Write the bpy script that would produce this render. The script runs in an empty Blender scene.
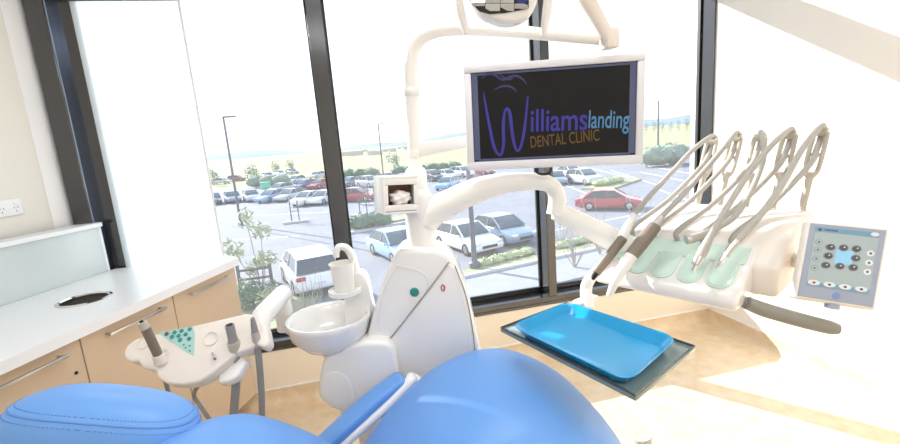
import bpy, bmesh, math, random
from mathutils import Vector, Matrix
random.seed(7)
R = math.radians

# ------------------------------------------------------------------ camera, sky, sun, exposure
FPX, CX, CY, CAMH = 442.0, 450.0, 222.0, 1.433
WROWS = ((0.96954207, -0.11498712, 0.2162548), (-0.23278283, -0.15806147, 0.95959821), (-0.07615988, -0.98071124, -0.18001427))
W = Matrix(WROWS)
EYE = Vector((0, 0, CAMH))
FWD = Vector((0.2198462, 0.97553454, 0))
scene = bpy.context.scene
cam_d = bpy.data.cameras.new('camera')
cam_d.sensor_width = 36.0
cam_d.lens = FPX / 900 * 36
cam_d.clip_start = 0.02
cam_d.clip_end = 6000
cam = bpy.data.objects.new('camera', cam_d)
scene.collection.objects.link(cam)
cx_, cy_, cz_ = W.col[0].copy(), -W.col[1], -W.col[2]
cam.matrix_world = Matrix(((cx_[0], cy_[0], cz_[0], 0), (cx_[1], cy_[1], cz_[1], 0), (cx_[2], cy_[2], cz_[2], CAMH), (0, 0, 0, 1)))
scene.camera = cam

world = bpy.data.worlds.new('sky'); scene.world = world
world.use_nodes = True
wn = world.node_tree; wn.nodes.clear()
wo = wn.nodes.new('ShaderNodeOutputWorld'); wb = wn.nodes.new('ShaderNodeBackground')
tc = wn.nodes.new('ShaderNodeTexCoord'); sx = wn.nodes.new('ShaderNodeSeparateXYZ'); rp = wn.nodes.new('ShaderNodeValToRGB')
wn.links.new(tc.outputs['Generated'], sx.inputs[0]); wn.links.new(sx.outputs['Z'], rp.inputs[0])
wn.links.new(rp.outputs[0], wb.inputs[0]); wn.links.new(wb.outputs[0], wo.inputs[0])
rp.color_ramp.elements[0].position = 0.0; rp.color_ramp.elements[0].color = (1, 1, 1, 1)
rp.color_ramp.elements[1].position = 0.85; rp.color_ramp.elements[1].color = (0.42, 0.66, 1.0, 1)
wb.inputs[1].default_value = 1.7

SUN_DIR = Vector((0.72, -1.0, -0.63)).normalized()
sun_d = bpy.data.lights.new('sun', 'SUN'); sun_d.energy = 11.0; sun_d.angle = R(0.6); sun_d.color = (1.0, 0.97, 0.93)
sun = bpy.data.objects.new('sun', sun_d); scene.collection.objects.link(sun)
sun.rotation_euler = SUN_DIR.to_track_quat('-Z', 'Y').to_euler(); sun.location = (-8, 12, 8)

CEIL = 2.9
for lx, ly in ((0.2, 1.2), (0.2, -0.9), (-1.7, -0.9), (1.6, -0.9)):     # unseen fill lights added to brighten the room (panels built below)
    ad = bpy.data.lights.new('ceiling_fill_light', 'AREA'); ad.shape = 'RECTANGLE'; ad.size = 1.1; ad.size_y = 0.55
    ad.energy = 17; ad.color = (0.94, 0.975, 1.0)
    ao = bpy.data.objects.new('ceiling_fill_light', ad); scene.collection.objects.link(ao); ao.location = (lx, ly, CEIL - 0.05)
CEIL_FILLS = ((0.2, 1.2), (0.2, -0.9), (-1.7, -0.9), (1.6, -0.9))
vs = scene.view_settings
vs.view_transform = 'Standard'; vs.look = 'None'; vs.exposure = -0.06; vs.gamma = 1.0; vs.use_curve_mapping = False
scene.cycles.max_bounces = 10; scene.cycles.transparent_max_bounces = 16; scene.cycles.diffuse_bounces = 5
scene.cycles.sample_clamp_indirect = 8

# ------------------------------------------------------------------ pixel -> place
def ray(x, y): return W @ Vector((x - CX, y - CY, FPX))
def P(x, y, d):
    r = ray(x, y); return EYE + r * (d / r.dot(FWD))
def G(x, y, z):
    r = ray(x, y); return EYE + r * ((z - CAMH) / r.z)
def PL(x, y, p, n):
    r = ray(x, y); return EYE + r * ((p - EYE).dot(n) / r.dot(n))
def V(*a): return Vector(a)

# ------------------------------------------------------------------ materials
MATS = {}
def mat(name, col, rough=0.5, metal=0.0, bump=0.0, bscale=200, var=0.0, vscale=8, emit=0.0, coat=0.0, trans=0.0, spec=0.5, col2=None, sheen=0):
    if name in MATS: return MATS[name]
    m = bpy.data.materials.new(name); m.use_nodes = True; MATS[name] = m
    nt = m.node_tree; b = nt.nodes['Principled BSDF']
    c = tuple(col) + (1,)
    b.inputs['Base Color'].default_value = c; b.inputs['Roughness'].default_value = rough; b.inputs['Metallic'].default_value = metal
    b.inputs['Specular IOR Level'].default_value = spec
    if coat: b.inputs['Coat Weight'].default_value = coat; b.inputs['Coat Roughness'].default_value = 0.08
    if trans: b.inputs['Transmission Weight'].default_value = trans
    if emit: b.inputs['Emission Color'].default_value = c; b.inputs['Emission Strength'].default_value = emit
    t = nt.nodes.new('ShaderNodeTexCoord')
    if var or col2:
        n = nt.nodes.new('ShaderNodeTexNoise'); n.inputs['Scale'].default_value = vscale; n.inputs['Detail'].default_value = 6
        n.inputs['Roughness'].default_value = 0.65
        r = nt.nodes.new('ShaderNodeValToRGB')
        r.color_ramp.elements[0].position = 0.3; r.color_ramp.elements[1].position = 0.7
        r.color_ramp.elements[0].color = tuple(x * (1 - var) for x in col) + (1,) if not col2 else tuple(col2) + (1,)
        r.color_ramp.elements[1].color = tuple(min(1, x * (1 + var)) for x in col) + (1,) if not col2 else c
        nt.links.new(t.outputs['Object'], n.inputs[0]); nt.links.new(n.outputs[0], r.inputs[0]); nt.links.new(r.outputs[0], b.inputs['Base Color'])
    if bump:
        n2 = nt.nodes.new('ShaderNodeTexNoise'); n2.inputs['Scale'].default_value = bscale
        bp = nt.nodes.new('ShaderNodeBump'); bp.inputs['Strength'].default_value = bump; bp.inputs['Distance'].default_value = 0.002
        nt.links.new(t.outputs['Object'], n2.inputs[0]); nt.links.new(n2.outputs[0], bp.inputs['Height']); nt.links.new(bp.outputs[0], b.inputs['Normal'])
    return m
def lin(r, g, b):
    f = lambda v: (v / 255 / 12.92) if v / 255 <= 0.04045 else ((v / 255 + 0.055) / 1.055) ** 2.4
    return (f(r), f(g), f(b))

M_wall = mat('cream_wall_paint', lin(232, 229, 222), 0.7, bump=0.05, bscale=300)
M_wallw = mat('white_wall_paint', lin(244, 240, 234), 0.7, bump=0.05, bscale=300)
M_low = mat('beige_wall_paint', lin(238, 226, 208), 0.65, bump=0.05, bscale=300)
M_ceil = mat('ceiling_white', (0.85, 0.85, 0.85), 0.8)
M_floor = mat('mottled_vinyl', lin(232, 213, 184), 0.36, var=0.0, vscale=11, col2=lin(214, 188, 150), bump=0.03, bscale=120)
M_frame = mat('anodised_bronze_frame', (0.11, 0.111, 0.117), 0.18, metal=0.9)
M_gask = mat('black_gasket', (0.012, 0.012, 0.014), 0.5)
M_lam = mat('white_laminate', lin(240, 241, 245), 0.28)
M_splash = mat('pale_green_glass', lin(205, 215, 216), 0.06, coat=0.5)
M_door = mat('tan_laminate', lin(208, 184, 157), 0.42, var=0.03, vscale=3)
M_doorx = mat('cabinet_gap_shadow', (0.05, 0.035, 0.025), 0.8)
M_steel = mat('brushed_steel', (0.55, 0.54, 0.52), 0.28, metal=1.0)
M_chrome = mat('chrome', (0.75, 0.75, 0.76), 0.1, metal=1.0)
M_dark = mat('dark_hole', (0.01, 0.01, 0.01), 0.6)
M_white = mat('white_gloss_plastic', lin(240, 238, 236), 0.22, coat=0.4)
M_whitep = mat('white_paint_metal', lin(246, 243, 238), 0.3)
M_cream = mat('warm_white_plastic', lin(238, 230, 222), 0.35)
M_ceram = mat('white_ceramic', lin(238, 236, 234), 0.1, coat=0.6)
M_seam = mat('grey_seam', lin(150, 148, 146), 0.6)
M_blue = mat('blue_upholstery', (0.15, 0.36, 0.80), 0.42, bump=0.08, bscale=350, sheen=0.2)
M_blues = mat('blue_upholstery_seam', (0.11, 0.28, 0.68), 0.5)
M_mint = mat('mint_silicone', lin(208, 232, 221), 0.4)
M_mintd = mat('mint_decal', lin(175, 215, 210), 0.35)
M_teal = mat('teal_button', lin(60, 150, 140), 0.35)
M_hose = mat('warm_grey_hose', lin(176, 172, 166), 0.45)
M_hosed = mat('grey_hose', lin(150, 148, 146), 0.5)
M_arm = mat('taupe_grey_plastic', lin(190, 184, 172), 0.4)
M_grip = mat('brown_grey_grip', lin(128, 116, 104), 0.4)
M_handle = mat('grey_green_handle', lin(146, 144, 136), 0.45)
M_tray = mat('blue_tray_plastic', (0.0, 0.33, 0.68), 0.18, coat=0.5)
M_tglass = mat('smoked_tray_plate', lin(120, 138, 138), 0.12, coat=0.4)
M_bez = mat('white_bezel', lin(232, 232, 238), 0.3)
M_lcd = mat('lcd_black', (0.009, 0.009, 0.011), 0.3, spec=0.25)
M_lcdb = mat('lcd_edge_glow', (0.09, 0.11, 0.22), 0.25)
M_pur = mat('screen_purple', (0.026, 0.022, 0.22), 0.4, emit=0.4)
M_pur2 = mat('screen_dim_purple', (0.03, 0.026, 0.11), 0.4, emit=0.2)
M_sky = mat('screen_light_blue', (0.06, 0.19, 0.36), 0.4, emit=0.3)
M_gold = mat('screen_gold', (0.12, 0.062, 0.008), 0.4, emit=0.2)
M_pbez = mat('panel_grey_blue', lin(160, 170, 190), 0.35)
M_pscr = mat('panel_screen', lin(168, 182, 186), 0.25, emit=0.1)
M_pbar = mat('panel_bar', lin(110, 150, 175), 0.3, emit=0.2)
M_picon = mat('panel_icon', lin(92, 94, 104), 0.3)
M_pring = mat('panel_icon_ring', lin(150, 155, 160), 0.3)
M_pcent = mat('panel_centre', lin(140, 195, 225), 0.3, emit=0.25)
M_pwhite = mat('panel_button', lin(215, 218, 222), 0.3, emit=0.15)
M_red = mat('red_mark', lin(190, 60, 60), 0.4)
M_cup = mat('paper_cup', lin(245, 243, 236), 0.6)
M_brown = mat('brown_liner', lin(130, 95, 75), 0.8)
M_tissue = mat('tissue_paper', lin(240, 234, 230), 0.9)
M_lens = mat('lamp_reflector', (0.55, 0.57, 0.6), 0.08, metal=1.0)
M_lblue = mat('lamp_blue', (0.02, 0.04, 0.2), 0.2)
M_asph = mat('asphalt', (0.215, 0.215, 0.24), 0.9, var=0.12, vscale=0.6)
M_field = mat('dry_grass_field', lin(166, 160, 118), 0.95, col2=lin(146, 146, 100), vscale=0.03)
M_line = mat('painted_line', (0.8, 0.8, 0.8), 0.8)
M_kerb = mat('concrete_kerb', (0.55, 0.54, 0.53), 0.9)
M_lawn = mat('lawn_strip', lin(160, 164, 122), 0.95, col2=lin(138, 136, 110), vscale=1.2)
M_leafd = mat('dark_green_leaf', lin(84, 112, 84), 0.7, var=0.25, vscale=3)
M_leafl = mat('pale_green_leaf', lin(165, 170, 125), 0.7, var=0.25, vscale=3)
M_leafg = mat('grey_green_leaf', lin(130, 145, 125), 0.8, var=0.2, vscale=1)
M_twig = mat('bare_twig', lin(170, 160, 150), 0.9)
M_timber = mat('weathered_timber', lin(90, 85, 85), 0.9)
M_pole = mat('lamp_post_steel', lin(95, 98, 106), 0.5, metal=0.3)
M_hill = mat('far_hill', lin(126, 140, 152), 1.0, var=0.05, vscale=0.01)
M_tyre = mat('tyre', (0.03, 0.03, 0.03), 0.8)
M_cglass = mat('car_glass', (0.04, 0.05, 0.06), 0.08, coat=0.5)
M_clight = mat('car_lamp', (0.7, 0.7, 0.72), 0.15)
M_ctail = mat('tail_lamp', (0.5, 0.03, 0.03), 0.2)
M_path = mat('footpath_concrete', (0.30, 0.30, 0.32), 0.9, var=0.08, vscale=2)
M_house = mat('house_wall', lin(205, 200, 195), 0.9)
M_roof = mat('house_roof', lin(160, 140, 135), 0.9)

def glassmat():
    m = bpy.data.materials.new('window_glass'); m.use_nodes = True; nt = m.node_tree; nt.nodes.clear()
    o = nt.nodes.new('ShaderNodeOutputMaterial'); tr = nt.nodes.new('ShaderNodeBsdfTransparent'); gl = nt.nodes.new('ShaderNodeBsdfGlossy')
    gl.inputs['Roughness'].default_value = 0.02
    fr = nt.nodes.new('ShaderNodeFresnel'); ge = nt.nodes.new('ShaderNodeNewGeometry'); mr = nt.nodes.new('ShaderNodeMapRange')
    mr.inputs['To Min'].default_value = 1.3; mr.inputs['To Max'].default_value = 1 / 1.3; nt.links.new(ge.outputs['Backfacing'], mr.inputs['Value']); nt.links.new(mr.outputs[0], fr.inputs[0])
    mx = nt.nodes.new('ShaderNodeMixShader'); mx2 = nt.nodes.new('ShaderNodeMixShader'); tl = nt.nodes.new('ShaderNodeBsdfTranslucent')
    tr.inputs[0].default_value = (0.98, 0.99, 0.99, 1)
    nt.links.new(fr.outputs[0], mx.inputs[0]); nt.links.new(tr.outputs[0], mx.inputs[1]); nt.links.new(gl.outputs[0], mx.inputs[2])
    mx2.inputs[0].default_value = 0.03                     # translucent share added as a bright haze over the view outside
    nt.links.new(mx.outputs[0], mx2.inputs[1]); nt.links.new(tl.outputs[0], mx2.inputs[2]); nt.links.new(mx2.outputs[0], o.inputs[0])
    return m
M_glass = glassmat()
def blindmat():
    m = bpy.data.materials.new('translucent_blind'); m.use_nodes = True; nt = m.node_tree; nt.nodes.clear()
    o = nt.nodes.new('ShaderNodeOutputMaterial'); d = nt.nodes.new('ShaderNodeBsdfDiffuse'); tl = nt.nodes.new('ShaderNodeBsdfTranslucent'); mx = nt.nodes.new('ShaderNodeMixShader')
    d.inputs[0].default_value = (0.9, 0.93, 0.94, 1); tl.inputs[0].default_value = (0.9, 0.96, 0.97, 1); mx.inputs[0].default_value = 0.6
    nt.links.new(d.outputs[0], mx.inputs[1]); nt.links.new(tl.outputs[0], mx.inputs[2]); nt.links.new(mx.outputs[0], o.inputs[0])
    return m
M_blind = blindmat()

# ------------------------------------------------------------------ mesh helpers
def cr(pts, n=8):
    pts = [Vector(p) for p in pts]
    if len(pts) < 3: return pts
    ext = [pts[0] * 2 - pts[1]] + pts + [pts[-1] * 2 - pts[-2]]
    out = []
    for i in range(1, len(ext) - 2):
        a, b, c, d = ext[i - 1:i + 3]
        for k in range(n):
            t = k / n
            out.append(0.5 * (2 * b + (c - a) * t + (2 * a - 5 * b + 4 * c - d) * t * t + (3 * b - a - 3 * c + d) * t ** 3))
    out.append(pts[-1]); return out
def lerps(vals, n):
    out = []
    for i in range(n):
        t = i / (n - 1) * (len(vals) - 1); k = min(int(t), len(vals) - 2); out.append(vals[k] + (vals[k + 1] - vals[k]) * (t - k))
    return out
class B:
    def __init__(s): s.bm = bmesh.new()
    def add(s, t):
        me = bpy.data.meshes.new('t'); t.to_mesh(me); t.free(); s.bm.from_mesh(me); bpy.data.meshes.remove(me); return s
    def bev(s, t, off, seg, ang=25):
        es = [e for e in t.edges if len(e.link_faces) == 2 and e.calc_face_angle(0) > R(ang)]
        bmesh.ops.bevel(t, geom=es, offset=off, segments=seg, affect='EDGES', profile=0.5, clamp_overlap=True)
    def box(s, c, size, rot=None, bevel=0, seg=2):
        t = bmesh.new(); bmesh.ops.create_cube(t, size=1)
        bmesh.ops.scale(t, vec=size, verts=t.verts)
        if bevel: s.bev(t, bevel, seg)
        Mx = Matrix.Translation(Vector(c)) @ (rot.to_4x4() if rot else Matrix())
        bmesh.ops.transform(t, matrix=Mx, verts=t.verts); return s.add(t)
    def prism(s, pts, off, bevel=0, seg=3, ang=25):
        t = bmesh.new(); off = Vector(off)
        a = [t.verts.new(p) for p in pts]; b = [t.verts.new(Vector(p) + off) for p in pts]
        t.faces.new(a); t.faces.new(b[::-1]); n = len(pts)
        for i in range(n): t.faces.new((a[i], b[i], b[(i + 1) % n], a[(i + 1) % n]))
        bmesh.ops.recalc_face_normals(t, faces=t.faces)
        if bevel: s.bev(t, bevel, seg, ang)
        return s.add(t)
    def tube(s, pts, r, n=12, sm=8, cap=True, flat=None):
        c = cr(pts, sm) if sm else [Vector(p) for p in pts]
        rs = lerps(r, len(c)) if isinstance(r, (list, tuple)) else [r] * len(c)
        t = bmesh.new(); rings = []; up = None
        for i, p in enumerate(c):
            d = (c[min(i + 1, len(c) - 1)] - c[max(i - 1, 0)]).normalized()
            if up is None: up = d.orthogonal().normalized() if flat is None else (Vector(flat) - d * Vector(flat).dot(d)).normalized()
            up = (up - d * up.dot(d)).normalized(); sd = d.cross(up)
            rings.append([t.verts.new(p + (up * math.cos(2 * math.pi * k / n) + sd * math.sin(2 * math.pi * k / n)) * rs[i]) for k in range(n)])
        for a, b in zip(rings, rings[1:]):
            for k in range(n): t.faces.new((a[k], a[(k + 1) % n], b[(k + 1) % n], b[k]))
        if cap: t.faces.new(rings[0][::-1]); t.faces.new(rings[-1])
        bmesh.ops.recalc_face_normals(t, faces=t.faces); return s.add(t)
    def lathe(s, prof, loc=(0, 0, 0), n=32, rot=None, cap=True):
        t = bmesh.new(); rings = []
        for r, z in prof:
            rings.append([t.verts.new((max(r, 1e-4) * math.cos(2 * math.pi * k / n), max(r, 1e-4) * math.sin(2 * math.pi * k / n), z)) for k in range(n)])
        for a, b in zip(rings, rings[1:]):
            for k in range(n): t.faces.new((a[k], a[(k + 1) % n], b[(k + 1) % n], b[k]))
        if cap: t.faces.new(rings[0][::-1]); t.faces.new(rings[-1])
        Mx = Matrix.Translation(Vector(loc)) @ (rot.to_4x4() if rot else Matrix())
        bmesh.ops.transform(t, matrix=Mx, verts=t.verts); bmesh.ops.recalc_face_normals(t, faces=t.faces); return s.add(t)
    def loft(s, rings, cap=True):
        t = bmesh.new(); rr = [[t.verts.new(p) for p in r] for r in rings]; n = len(rr[0])
        for a, b in zip(rr, rr[1:]):
            for k in range(n): t.faces.new((a[k], a[(k + 1) % n], b[(k + 1) % n], b[k]))
        if cap: t.faces.new(rr[0][::-1]); t.faces.new(rr[-1])
        bmesh.ops.recalc_face_normals(t, faces=t.faces); return s.add(t)
    def ball(s, c, r, sc=(1, 1, 1), rot=None, sub=3):
        t = bmesh.new(); bmesh.ops.create_icosphere(t, subdivisions=sub, radius=r); bmesh.ops.scale(t, vec=sc, verts=t.verts)
        Mx = Matrix.Translation(Vector(c)) @ (rot.to_4x4() if rot else Matrix()); bmesh.ops.transform(t, matrix=Mx, verts=t.verts); return s.add(t)
def axis_rot(d):
    return Vector(d).normalized().to_track_quat('Z', 'Y').to_matrix()
def frame_rot(x, y, z): return Matrix((x, y, z)).transposed()

def link(o): scene.collection.objects.link(o); return o
def part(b, name, m, root=None, world_coords=True, smooth=True, ang=38):
    """one mesh object; parts of a thing share the thing's origin"""
    if root is not None and world_coords:
        o_ = root.get('_o'); base = Vector(o_) if o_ is not None else Vector(root.location)
        bmesh.ops.translate(b.bm, vec=-base, verts=b.bm.verts)
    me = bpy.data.meshes.new(name); b.bm.to_mesh(me); b.bm.free(); me.materials.append(m)
    if smooth: me.shade_smooth(); me.set_sharp_from_angle(angle=R(ang))
    o = bpy.data.objects.new(name, me); link(o)
    if root is not None:
        o.parent = root
        if world_coords: ORIG[o.name] = base
    return o
ORIG = {}
def sub(b, name, m, pobj, **k):
    base = ORIG[pobj.name]; bmesh.ops.translate(b.bm, vec=-base, verts=b.bm.verts)
    return part(b, name, m, pobj, world_coords=False, **k)
def thing(name, loc, label, cat, group=None, rz=0):
    o = bpy.data.objects.new(name, None); link(o); o.location = loc; o.rotation_euler = (0, 0, rz); o.empty_display_size = 0.1
    o['label'] = label; o['category'] = cat
    if group: o['group'] = group
    return o
def tag(o, label, cat, group=None, kind=None):
    o['label'] = label; o['category'] = cat
    if group: o['group'] = group
    if kind: o['kind'] = kind
    return o
def struct(b, name, m, parent=None, label=None, **k):
    if parent is not None: return part(b, name, m, parent, world_coords=False, **k)
    o = part(b, name, m, None, **k); o['kind'] = 'structure'
    if label: o['label'] = label
    return o
def text(s, name, m, root, origin, ex, ey, size, width=None, depth=0.0006, bold=0.0):
    c = bpy.data.curves.new('txt', 'FONT'); c.body = s; c.size = 1; c.extrude = 0; c.offset = bold
    t = bpy.data.objects.new('txt', c); link(t)
    dg = bpy.context.evaluated_depsgraph_get(); me = bpy.data.meshes.new_from_object(t.evaluated_get(dg))
    bpy.data.objects.remove(t); bpy.data.curves.remove(c)
    xs = [v.co.x for v in me.vertices]; w = max(xs) - min(xs); x0 = min(xs)
    kx = (width / w) if width else size; ez = ex.cross(ey)
    for v in me.vertices: v.co = origin + ex * ((v.co.x - x0) * kx) + ey * (v.co.y * size) + ez * depth
    b = B(); b.bm.from_mesh(me); bpy.data.meshes.remove(me)
    return b

# ================================================================== THE ROOM
WY, GY, RX = 2.543, 2.675, 2.44
LT = V(math.sin(R(22.1)), math.cos(R(22.1)), 0)      # direction of the left wall and the worktop
LN = V(LT.y, -LT.x, 0)                                # into the room
b = B(); b.prism([(-4.2, -2.6, -0.1), (2.7, -2.6, -0.1), (2.7, 2.78, -0.1), (-4.2, 2.78, -0.1)], (0, 0, 0.1)); struct(b, 'floor', M_floor, label='mottled tan vinyl floor')
b = B(); b.prism([(-4.2, -2.6, CEIL), (2.7, -2.6, CEIL), (2.7, 2.78, CEIL), (-4.2, 2.78, CEIL)], (0, 0, 0.1)); struct(b, 'ceiling', M_ceil, label='white ceiling')
b = B(); b.box((RX + 0.1, 0.05, CEIL / 2), (0.2, 5.4, CEIL)); struct(b, 'wall_right', M_wallw, label='white wall lit by the sun')
b = B(); b.box((-0.8, -2.6, CEIL / 2), (7.0, 0.2, CEIL)); struct(b, 'wall_back', M_wallw, label='white wall behind')
LW0 = V(-1.436, 2.564, 0)
lw1 = LW0 - LT * 5.6
b = B(); b.prism([LW0, lw1, lw1 - LN * 0.2, LW0 - LN * 0.2], (0, 0, CEIL)); struct(b, 'wall_left', M_wall, label='cream painted wall with power outlet')
b = B(); b.prism([LW0 + V(0.001, 0, 0), V(-1.36, 2.66, 0), V(-1.36, 2.74, 0), V(-1.75, 2.74, 0), LW0 - LN * 0.2], (0, 0, CEIL)); struct(b, 'trim_1', M_lam, label='white window reveal beside the dark frame')
b = B(); b.box((0.5, (WY + 2.74) / 2, 0.165), (3.94, 2.74 - WY, 0.33)); struct(b, 'wall_front', M_low, label='low beige wall below the window')
b = B(); b.box((0.5, 2.64, 2.87), (3.94, 0.2, 0.06)); struct(b, 'trim_2', M_wallw, label='white head above the window')
# coved skirting: the vinyl runs up the wall
def cove(p0, p1, inward, name):
    prof = [(0, 0.1), (0.004, 0.1), (0.004, 0.06)] + [(0.004 + 0.055 * (1 - math.cos(a)), 0.06 - 0.055 * math.sin(a)) for a in [R(q) for q in range(15, 91, 15)]] + [(0.075, 0.0), (0, 0.0)]
    b = B(); b.prism([Vector(p0) + inward * q + V(0, 0, z) for q, z in prof], Vector(p1) - Vector(p0)); return struct(b, name, M_floor, label='coved vinyl skirting')
cove((-1.3, WY, 0), (RX, WY, 0), V(0, -1, 0), 'baseboard_front'); cove((RX, -2.5, 0), (RX, WY, 0), V(-1, 0, 0), 'baseboard_right')
b = B(); b.box((0.57, WY - 0.003, 0.103), (3.74, 0.006, 0.008)); b.box((RX - 0.003, 0.02, 0.103), (0.006, 5.0, 0.008)); struct(b, 'trim_3', M_lam, label='pale capping strip of the skirting')

# window frame
win = B()
def fbox(x0, x1, y0, y1, z0, z1, name, m=M_frame, parent=None, bevel=0.003):
    b = B(); b.box(((x0 + x1) / 2, (y0 + y1) / 2, (z0 + z1) / 2), (x1 - x0, y1 - y0, z1 - z0), bevel=bevel, seg=1)
    return struct(b, name, m, parent)
root = fbox(-1.36, RX, WY, 2.70, 0.33, 0.385, 'window_1'); root['label'] = 'wide aluminium framed window with bronze mullions'
fbox(-1.36, RX, WY - 0.006, WY, 0.335, 0.352, 'sill_bead', parent=root)
fbox(-1.36, RX, 2.655, 2.70, 0.385, 0.405, 'lower_rail', parent=root)
T0, T1 = 2.27, 2.37
fbox(-1.36, RX, WY, 2.70, T0, T1, 'transom', parent=root); fbox(-1.36, RX, WY, 2.70, 2.78, 2.84, 'head_rail', parent=root)
fbox(-1.29, -1.284, 2.61, 2.665, 0.385, 2.78, 'jamb_sky_strip', m=mat('painted_sky_reflection', (0.36, 0.46, 0.66), 0.12, metal=0.95), parent=root, bevel=0)  # strip added with the sky's blue reflection put into its metal colour
fbox(-1.375, -1.29, 2.605, 2.70, 0.385, 2.78, 'jamb_post', parent=root); fbox(-1.29, -1.205, 2.665, 2.70, 0.385, 2.78, 'jamb_post', parent=root)
fbox(-0.105, -0.022, WY, 2.70, 0.385, T0, 'mullion', parent=root); fbox(-0.105, -0.022, WY, 2.70, T1, 2.78, 'mullion', parent=root)
fbox(1.198, 1.255, WY, 2.70, 0.385, T0, 'mullion', parent=root); fbox(1.198, 1.255, WY, 2.70, T1, 2.78, 'mullion', parent=root)
fbox(RX - 0.012, RX, WY + 0.005, 2.70, 0.385, 2.78, 'jamb_post', parent=root)
bays = ((-1.205, -0.105), (-0.022, 1.198), (1.255, RX - 0.012))
for x0, x1 in bays:
    for z0, z1 in ((0.405, T0), (T1, 2.78)):
        b = B(); g = 0.012
        for q in ((x0, x0 + g, z0, z1), (x1 - g, x1, z0, z1), (x0, x1, z0, z0 + g), (x0, x1, z1 - g, z1)):
            b.box(((q[0] + q[1]) / 2, 2.668, (q[2] + q[3]) / 2), (q[1] - q[0], 0.02, q[3] - q[2]))
        struct(b, 'gasket', M_gask, root)
        b = B(); b.box(((x0 + x1) / 2, GY, (z0 + z1) / 2), (x1 - x0, 0.006, z1 - z0)); struct(b, 'pane', M_glass, root)
# white translucent blind panels in front of the end pane
for i, (x0, x1) in enumerate(((-1.203, -0.965), (-0.960, -0.728))):
    b = B(); b.box(((x0 + x1) / 2, 2.652, 1.57), (x1 - x0, 0.004, 1.36))
    root_b = thing('panel_blind', ((x0 + x1) / 2, 2.652, 0.9), ['white translucent panel blind next to the dark end post of the window', 'white translucent panel blind with a grey edge rail beside the clear pane'][i], 'blind', 'panel blinds on the end pane')
    part(b, 'blind_fabric', M_blind, root_b)
    if i == 1:
        b = B(); b.box((-0.722, 2.652, 1.57), (0.010, 0.008, 1.36)); part(b, 'edge_rail', M_bez, root_b)
    b = B(); b.box(((x0 + x1) / 2, 2.648, 2.244), (x1 - x0, 0.012, 0.016)); part(b, 'top_rail', M_frame, root_b)
# blind cord on the reveal
rd = (V(-1.36, 2.66, 0) - LW0).normalized(); rn = V(rd.y, -rd.x, 0)
c0 = LW0 + rd * 0.085 + rn * 0.012
b = B(); b.tube([c0 + V(0, 0, 2.7), c0 + V(0, 0, 1.26), c0 + V(0.008, 0.008, 1.235), c0 + V(0.016, 0.016, 1.26), c0 + V(0.016, 0.016, 2.7)], 0.0018, 6, 3)
tag(part(b, 'blind_cord', M_cream), 'thin looped blind cord hanging on the white window reveal', 'cord')
# unseen ceiling panels added to go with the fill lights
for lx, ly in CEIL_FILLS:
    t = thing('fill_light_panel', (lx, ly, CEIL - 0.04), 'flat rectangular white panel added on the ceiling for a fill light', 'ceiling light', 'added fill light panels')
    b = B(); b.box((lx, ly, CEIL - 0.02), (1.2, 0.62, 0.038), bevel=0.004); part(b, 'frame', M_whitep, t)

# ---- joinery on the left wall
F0 = V(-1.042, 1.479, 0)
E1 = V(-0.616, 2.526, 0); fs = F0 - LT * 2.2
S0 = V(-1.268, 2.605, 0)                                   # splashback line at the window end
b = B(); t = bmesh.new()
outl = [fs, E1, V(-0.70, 2.640, 0), V(-1.254, 2.640, 0), S0 - LT * 3.3]
# clip behind wall: keep the worktop in front of the splashback
hc = V(-1.115, 2.07, 0); hr = 0.088
for z in (0.9, 0.862):
    ov = [t.verts.new((p.x, p.y, z)) for p in outl]; hv = [t.verts.new((hc.x + hr * math.cos(2 * math.pi * k / 32), hc.y + hr * math.sin(2 * math.pi * k / 32), z)) for k in range(32)]
    es = [t.edges.new((ov[i], ov[(i + 1) % len(ov)])) for i in range(len(ov))] + [t.edges.new((hv[i], hv[(i + 1) % 32])) for i in range(32)]
    bmesh.ops.triangle_fill(t, use_beauty=True, edges=es)
    if z == 0.9: top = (ov, hv)
for a, c in ((top[0], ov), (top[1], hv)):
    for i in range(len(a)): t.faces.new((a[i], a[(i + 1) % len(a)], c[(i + 1) % len(a)], c[i]))
bmesh.ops.recalc_face_normals(t, faces=t.faces); b.add(t)
tag(part(b, 'worktop', M_lam, ang=20), 'long white laminate worktop above the tan cabinets', 'worktop')
t = thing('waste_chute', (hc.x, hc.y, 0.9), 'round steel waste chute let into the white worktop', 'waste chute')
b = B(); b.lathe([(hr - 0.006, -0.002), (hr + 0.008, 0.0005), (hr + 0.008, 0.003), (hr - 0.002, 0.006), (hr - 0.008, 0.001), (hr - 0.008, -0.05), (hr - 0.006, -0.05)], (hc.x, hc.y, 0.9), 40, cap=False); part(b, 'rim', M_chrome, t)
b = B(); b.lathe([(hr - 0.010, -0.05), (hr - 0.010, -0.3), (0.0, -0.3), (0.0, -0.296), (hr - 0.012, -0.296), (hr - 0.012, -0.05)], (hc.x, hc.y, 0.9), 32, cap=False); part(b, 'chute', M_dark, t)
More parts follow.
